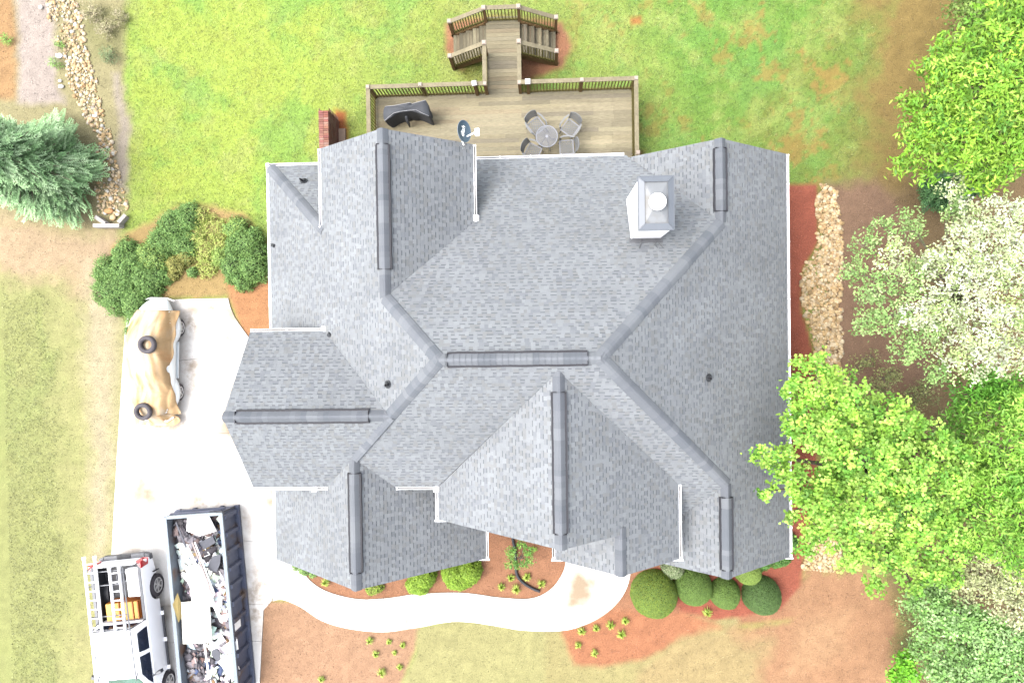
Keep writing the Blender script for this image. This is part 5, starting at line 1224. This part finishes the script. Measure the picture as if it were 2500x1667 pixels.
shrub('large spreading juniper wrapping the upper left corner of the driveway', [(262, 660, .75, .8), (290, 620, .7, .8), (250, 625, .5, .7), (330, 640, .6, .7), (300, 690, .55, .7), (310, 735, .28, .5), (345, 590, .55, .7, JY+JU), (285, 580, .4, .6), (370, 555, .5, .6), (395, 520, .5, .65), (425, 500, .45, .6), (420, 560, .45, .6), (355, 630, .4, .6), (295, 760, .16, .35)], JU, leaf=(.075, .03), dens=1900, seed=41, rough=.12, name='juniper')
shrub('rounded dark green juniper between the weedy patch and the house', [(560, 560, .55, .65), (575, 610, .5, .65), (535, 610, .5, .6), (590, 580, .32, .5), (540, 525, .35, .55, JU+JY), (555, 640, .38, .5), (505, 590, .32, .45, JY)], JU, leaf=(.075, .03), dens=1900, seed=42, rough=.12, name='juniper')
shrub('yellow-green weedy growth between the two junipers', [(470, 570, .5, .35), (490, 530, .45, .3), (450, 540, .35, .35), (500, 565, .35, .3), (475, 610, .35, .25), (455, 500, .3, .3)], [(196, 212, 110), (214, 214, 130), (176, 200, 96)], leaf=(.10, .025), dens=1100, seed=43, rough=.12, core=(180, 170, 100), name='weed_patch', cat='weeds')
shrub('olive-brown low shrub in the middle of the juniper bed', [(400, 605, .34, .45), (425, 590, .3, .4), (395, 630, .25, .3), (440, 625, .18, .3, JU)], OL, leaf=(.07, .03), dens=1600, seed=44, rough=.06, core=(120, 110, 60), name='low_shrub')
BX = [(124, 156, 74), (112, 146, 70), (136, 168, 80), (104, 136, 66)]; BXY = [(150, 170, 60), (164, 180, 64), (136, 162, 66)]
def box_(label, ox, oy, rpx, h, seed, cols=BX, extra=()):
    shrub(label, [(ox, oy, rpx*K/72.5, h)]+list(extra), cols, leaf=(.034, .022), dens=5200, seed=seed, rough=.012, core=(90, 112, 56), name='clipped_boxwood', group='clipped round shrubs by the front gable')
box_('largest clipped round boxwood, beside the walk', 1508, 1376, 55, 1.15, 51, BX+BXY)
box_('clipped round boxwood immediately right of the largest one', 1599, 1357, 43, 1.05, 52)
box_('small clipped round boxwood, third from the walk', 1671, 1371, 35, .95, 53)
box_('clipped dark round boxwood at the right end of the row', 1758, 1377, 44, 1.0, 54, [(98, 130, 70), (88, 120, 64), (110, 142, 76)])
box_('light green clipped boxwood tucked behind the row, under the right gable', 1723, 1318, 31, .8, 55, [(150, 176, 84), (138, 168, 80)])
shrub('small variegated shrub under the gutter, above the largest boxwood', [(1546, 1308, .36, .6)], [(150, 170, 120), (190, 200, 160), (120, 144, 92)], leaf=(.05, .035), dens=2600, seed=56)
shrub('low green hedge under the lower right corner of the roof', [(1790, 1275, .45, .6), (1815, 1245, .3, .55), (1752, 1290, .35, .55)], [(110, 160, 76), (96, 142, 66)], leaf=(.045, .03), dens=2400, seed=57, name='hedge')
YG = [(158, 196, 66), (138, 178, 56), (180, 214, 84)]
shrub('smaller yellow-green front bush left of the pair beside the walk', [(962, 1340, .42, .6), (975, 1330, .36, .7), (950, 1345, .3, .5)], YG, leaf=(.075, .03), dens=2000, seed=58, rough=.05, core=(96, 116, 40))
shrub('larger yellow-green front bush right of the pair beside the walk', [(1055, 1325, .55, .8), (1075, 1315, .45, .85), (1040, 1318, .45, .75)], YG, leaf=(.075, .03), dens=2000, seed=59, rough=.05, core=(96, 116, 40))
shrub('small broadleaf bush under the tip of the lower left gable', [(855, 1352, .26, .35), (868, 1350, .16, .3)], YG+OL, leaf=(.07, .035), dens=1800, seed=60, rough=.05)
shrub('low green plants at the corner where the walk leaves the driveway', [(700, 1308, .22, .25), (680, 1298, .18, .2), (718, 1318, .12, .2)], [(140, 180, 100), (160, 196, 110)], leaf=(.06, .03), dens=1600, seed=61, rough=.05)
tree('young multi-stemmed shrub in the orange bed below the main gable', [(1175, 1265, .9, .2), (1172, 1290, .9, .18), (1215, 1262, .95, .2), (1210, 1290, .9, .18), (1190, 1300, .8, .14), (1196, 1248, .9, .14)], (1195, 1280), [(120, 176, 76), (100, 156, 66), (148, 196, 90)], leaf=(.055, .04), per=2400, clump=10, spread=.08, seed=62, trunk_r=.03, limb=.02, name='young_shrub', cat='shrub')
# ---- grass-like tufts
m_tuft = leafmat('leaf_tuft', .2)
def tuft(label, ox, oy, r, seed, group, col=((196, 220, 90), (170, 205, 70), (214, 230, 120), (150, 186, 70))):
    g = np.random.default_rng(seed); p = O(ox, oy, .08); n = 60; th = g.random(n)*6.283; V = []; F = []; CL = []
    cc = tint(col, n, g, .1)
    for i in range(n):
        d = Vector((math.cos(th[i]), math.sin(th[i]), 0)); s = Vector((-d.y, d.x, 0)); L = r*g.uniform(.5, 1.15); H = r*g.uniform(.7, 1.5); w_ = .011
        pts = [Vector((0, 0, 0))+d*.01, d*L*.45+Vector((0, 0, H)), d*L*.85+Vector((0, 0, H*.85)), d*L*1.05+Vector((0, 0, H*.5))]
        for k in range(3):
            a, b = pts[k], pts[k+1]; wa, wb = w_*(1-.25*k), w_*(1-.25*(k+1)); m0 = len(V)
            V += [Vector((p.x, p.y, 0))+q for q in (a-s*wa, a+s*wa, b+s*wb, b-s*wb)]; F.append((m0, m0+1, m0+2, m0+3)); CL.append(cc[i])
    np_mesh('grass_tuft', [tuple(v) for v in V], F, m_tuft, colors=np.array(CL), base=(p.x, p.y, 0), label=label, cat='plant', group=group)
k = 1/K
TG = [((795.5, 1420), .17, 'single tuft in the narrow bed below the lower left gable', None),
    ((1247, 1409), .15, 'tuft left of the curved black pipe', 'tufts in the bed inside the curve of the walk'), ((1287, 1407), .16, 'tuft just right of the curved black pipe', 'tufts in the bed inside the curve of the walk'), ((1321.5, 1423.6), .17, 'tuft by the inner edge of the walk, right of the pipe end', 'tufts in the bed inside the curve of the walk'), ((1225, 1431), .15, 'lower left tuft in the bed inside the curve of the walk', 'tufts in the bed inside the curve of the walk'), ((1262, 1436), .19, 'largest tuft below the curved black pipe', 'tufts in the bed inside the curve of the walk'), ((1303, 1341), .12, 'tuft peeping out below the rake of the main gable', 'tufts in the bed inside the curve of the walk'),
    ((903, 1563), .15, 'upper left tuft in the orange bed below the walk', 'tufts in the orange bed below the walk'), ((950, 1566), .11, 'small pale tuft, upper middle of the orange bed below the walk', 'tufts in the orange bed below the walk'), ((983.5, 1574), .12, 'upper right tuft beside the dry grass edge', 'tufts in the orange bed below the walk'), ((918, 1595), .14, 'left tuft in the second row of the orange bed below the walk', 'tufts in the orange bed below the walk'), ((963, 1593), .10, 'tiny faded tuft in the second row of the orange bed below the walk', 'tufts in the orange bed below the walk'), ((976, 1627), .12, 'tuft near the lower right edge of the orange bed below the walk', 'tufts in the orange bed below the walk'), ((933, 1639), .18, 'largest tuft, at the bottom of the orange bed below the walk', 'tufts in the orange bed below the walk'), ((785, 1657), .13, 'lone dull tuft at the bottom edge, far left of the others', 'tufts in the orange bed below the walk'),
    ((1420, 1539), .16, 'leftmost tuft of the upper row right of the walk', 'tufts in the clay bed right of the walk'), ((1455.6, 1532.5), .14, 'second tuft of the upper row right of the walk', 'tufts in the clay bed right of the walk'), ((1490, 1524), .17, 'third and widest tuft of the upper row right of the walk', 'tufts in the clay bed right of the walk'), ((1526, 1514), .15, 'uppermost tuft, left of the largest boxwood', 'tufts in the clay bed right of the walk'), ((1517, 1546), .17, 'tuft below the uppermost one, left of the largest boxwood', 'tufts in the clay bed right of the walk'), ((1412, 1574), .14, 'lower left tuft near the dry grass edge, right of the walk', 'tufts in the clay bed right of the walk'), ((1452, 1593), .15, 'lowest tuft in the clay bed right of the walk', 'tufts in the clay bed right of the walk'), ((1726, 1492), .2, 'bright tuft in front of the gap between two boxwoods', None)]
for i, ((px, py), r, lb, grp) in enumerate(TG): tuft(lb, px*k, py*k, r, 100+i, grp)
# ---- black drain pipe
mb = MB(); pp = smooth_poly([tuple(U(*q, .08)) for q in [(1252, 1300), (1252, 1318), (1258, 1345), (1259, 1388), (1265, 1408), (1280, 1424), (1300, 1436), (1318, 1443)]], 4, False)
mb.tube(pp, .05, 10); mb.build('drain_pipe', m_blk, smooth=True, label='black corrugated drain pipe curving through the orange front bed', cat='pipe')
# ================================================================ STONES
ico = bmesh.new(); bmesh.ops.create_icosphere(ico, subdivisions=1, radius=1); IV = np.array([v.co[:] for v in ico.verts]); IF = np.array([[v.index for v in f.verts] for f in ico.faces]); ico.free()
def stones(name, label, poly, n, smin, smax, cols, seed, density=None, z=.0):
    g = np.random.default_rng(seed); x0, x1_ = min(p[0] for p in poly), max(p[0] for p in poly); y0, y1_ = min(p[1] for p in poly), max(p[1] for p in poly)
    ox = g.uniform(x0, x1_, n*4); oy = g.uniform(y0, y1_, n*4); d = sdist(ox+(vnoise(ox*.08, oy*.08, 1)-.5)*14, oy, poly); kp = d > 0
    if density: kp &= g.random(len(ox)) < density(ox, oy)
    ox, oy = ox[kp][:n], oy[kp][:n]; W = np.array([tuple(O(a, b, 0)) for a, b in zip(ox, oy)]); m = len(W)
    s = smin+(smax-smin)*g.random(m)**2.2; sc_ = np.stack([s*g.uniform(.8, 1.3, m), s*g.uniform(.8, 1.2, m), s*g.uniform(.45, .7, m)], 1); a = g.random(m)*6.283
    V = IV[None]*sc_[:, None]*(1+g.normal(0, .09, (m, len(IV), 1))); ca, sa = np.cos(a)[:, None], np.sin(a)[:, None]
    V = np.stack([V[..., 0]*ca-V[..., 1]*sa, V[..., 0]*sa+V[..., 1]*ca, V[..., 2]], -1); W[:, 2] = s*.2+z+g.random(m)*.02; V += W[:, None]
    F = IF[None]+(np.arange(m)*len(IV))[:, None, None]; cc = np.repeat(tint(cols, m, g, .14, 1.5), len(IF), 0)
    return np_mesh(name, V.reshape(-1, 3), F.reshape(-1, 3), m_stone, colors=cc, smooth=True, label=label, cat='stones', kind='stuff')
m_stone = mat('stone', (0, 0, 0), .9, var=.12, vscale=9, attr=True, spec=.2)
TAN = [(236, 206, 156), (222, 188, 136), (246, 226, 190), (206, 170, 124), (240, 216, 176)]
q = lambda L, X0, Y0, z: [((X0+x/z)/K, (Y0+y/z)/K) for x, y in L]
SW = q([(400, 125), (450, 125), (500, 200), (530, 350), (540, 500), (545, 700), (530, 900), (540, 1280), (560, 1500), (400, 1560), (380, 1290), (330, 1100), (290, 920), (270, 800), (275, 680), (350, 590), (390, 530), (380, 380), (370, 250)], 1850, 400, 2.614)
stones('river_stones', 'band of tan river stones between the red mulch and the woodland', SW, 3300, .032, .09, TAN, 71, z=.0)
SW2 = q([(320, 890), (420, 870), (500, 930), (460, 1050), (300, 1035), (330, 950)], 1800, 850, 1.919)
stones('river_stones', 'patch of tan stones under the lime tree near the roof corner', SW2, 480, .035, .09, TAN, 72)
CK = q([(300, 0), (480, 0), (540, 200), (590, 420), (640, 640), (680, 760), (720, 900), (760, 1120), (815, 1280), (800, 1360), (640, 1370), (610, 1200), (640, 1050), (620, 860), (520, 720), (450, 560), (400, 330), (330, 120)], 0, 0, 2.613)
stones('creek_stones', 'pale stones lining the dry creek bed left of the lawn', CK, 1500, .03, .085, TAN+[(240, 236, 224)], 73, density=lambda x, y: np.clip(vnoise(x*.05, y*.03, 5)*1.5, .25, 1))
def boulder(label, px, py, rx, ry, col, seed):
    g = np.random.default_rng(seed); p = U(px, py, 0); V = IV*np.array([rx, ry, min(rx, ry)*.7])*(1+g.normal(0, .05, (len(IV), 1)))
    bm_ = bmesh.new(); vs = [bm_.verts.new(tuple(v)) for v in V]; [bm_.faces.new([vs[i] for i in f]) for f in IF]; bmesh.ops.subdivide_edges(bm_, edges=bm_.edges[:], cuts=1, smooth=.6)
    me = bpy.data.meshes.new('boulder'); bm_.to_mesh(me); bm_.free(); me.transform(Matrix.Translation(p+Vector((0, 0, .05))))
    tag(link_mesh('boulder', me, mat('boulder_%d_%d_%d' % col, tuple(min(.6, s2l(c)/GAIN*1.9) for c in col), .9, var=.12, vscale=7, bump=.3, bscale=20), smooth=True), label=label, cat='boulder', group='larger stones along the dry creek')
for i, a in enumerate([('large white boulder at the upper left side of the dry creek', 147, 138, .17, .11, (255, 252, 250)), ('white boulder left of the creek, lower of a touching pair', 152, 213, .12, .08, (255, 250, 246)), ('small white boulder left of the creek, upper of a touching pair', 149, 199, .08, .06, (252, 246, 240)), ('white boulder in the creek just above the cedar', 234, 284, .12, .07, (250, 244, 232)), ('round tan boulder just above the concrete headwall', 278, 532, .14, .13, (238, 208, 160)), ('flat tan boulder above the round one by the headwall', 268, 516, .2, .11, (214, 164, 112)), ('pale boulder right of the round one by the headwall', 289, 524, .11, .08, (240, 220, 190)), ('pale boulder at the top of the creek', 102, 20, .09, .08, (250, 244, 236))]): boulder(*a, 200+i)
m_hw = mat('headwall_concrete', (.20, .185, .175), .9, var=.12, vscale=4)
hwt = thing('concrete_headwall', 'small concrete headwall with splayed wings at the lower end of the creek', 'culvert headwall', U(265, 552, 0))
mb = MB(); mb.bar(U(233, 552, .22), U(297, 552, .22), .13, .3); mb.build('headwall_beam', m_hw, hwt)
for p_, q_ in (((238, 531), (262, 548)), ((309, 527), (292, 546))): mb = MB(); mb.bar(U(*p_, .1), U(*q_, .2), .13, .24); mb.build('wing', m_hw, hwt)
# small weeds and dry stems in the strip left of the creek
for i, (px, py, r, cl, lb) in enumerate([(12, 95, .2, 'g', 'green weed clump at the far left edge'), (143, 106, .14, 'g', 'bright weed clump beside the big white boulder'), (132, 155, .2, 'g', 'weed clump below the big white boulder'), (265, 135, .3, 'd', 'dark green scrubby weed at the lawn edge of the creek strip'), (225, 30, .4, 'b', 'dry grey brush at the top edge, right of the creek'), (258, 70, .35, 'b', 'dry brush between the creek and the lawn'), (290, 45, .3, 'b', 'reddish dry brush against the lawn near the top')]):
    cl = {'g': [(150, 196, 90), (130, 180, 80)], 'd': [(130, 150, 100), (110, 132, 90), (150, 166, 120)], 'b': [(196, 186, 150), (178, 176, 130), (214, 200, 170), (160, 160, 110)]}[cl]
    o_ = (px/K, py/K); tree(lb, [(o_[0], o_[1], .18, r), (o_[0]+8, o_[1]+6, .15, r*.7)], o_, cl, leaf=(.10, .016), per=1500, clump=10, spread=.10, seed=300+i, trunk_r=.012, limb=.008, name='weed_clump', cat='weeds')
# ================================================================ GRASS BLADES
def grass(name, label, n, ln, seed, test, k=1.0):
    g = np.random.default_rng(seed); X = g.uniform(-19.8, 17.5, n*3); Y = g.uniform(-13, 12.4, n*3)
    px, py = proj_np(X, Y, np.zeros_like(X)); ox, oy = px/K, py/K; c = ground_col(ox, oy, X, Y); kp = test(ox, oy, X, Y, c, g)
    X, Y, c = X[kp][:n], Y[kp][:n], c[kp][:n]; m = len(X); P = np.stack([X, Y, np.full(m, .022)], 1)
    A = rdir(m, g); A[:, 2] = np.abs(A[:, 2])*.5+.15; A /= np.linalg.norm(A, axis=1, keepdims=True); Nn = rdir(m, g, 1.2)
    V, F = leaves(P, A, Nn, ln*g.uniform(.6, 1.4, m), .018*g.uniform(.7, 1.4, m)); V[:, 2] = np.maximum(V[:, 2], .004)
    c = c*np.clip(g.normal(1.02, .2, (m, 1)), .5, 1.6)*k; c = c*.88+.12*c.mean(1, keepdims=True)
    np_mesh(name, V, F, m_grassb, colors=np.clip(c, .003, .6), label=label, cat='grass', kind='stuff')
m_grassb = leafmat('grass_blade', .25)
DPOLY, WPOLY = DRIVE, WALK
def green_only(ox, oy, X, Y, c, g):
    r = c[:, 1]/(c[:, 0]+1e-6); off = (sdist(ox, oy, DRIVE) < -2) & (sdist(ox, oy, WALK) < -2)
    house_ = (X > -8.3) & (X < 7) & (Y > -6.8) & (Y < 4.9); return off & ~house_ & (r > 1.02) & (ox < 2200)
grass('grass', 'short lawn grass round the house', 95000, .075, 91, green_only, 1.45)
def litter_zone(ox, oy, X, Y, c, g):
    off = (sdist(ox, oy, DRIVE) < -2) & (sdist(ox, oy, WALK) < -2); house_ = (X > -8.3) & (X < 7) & (Y > -6.8) & (Y < 4.9)
    r = c[:, 1]/(c[:, 0]+1e-6); return off & ~house_ & (r <= 1.02)
grass('ground_litter', 'dry straw, mulch chips and dead leaves scattered on the bare soil', 42000, .05, 92, litter_zone, 1.4)
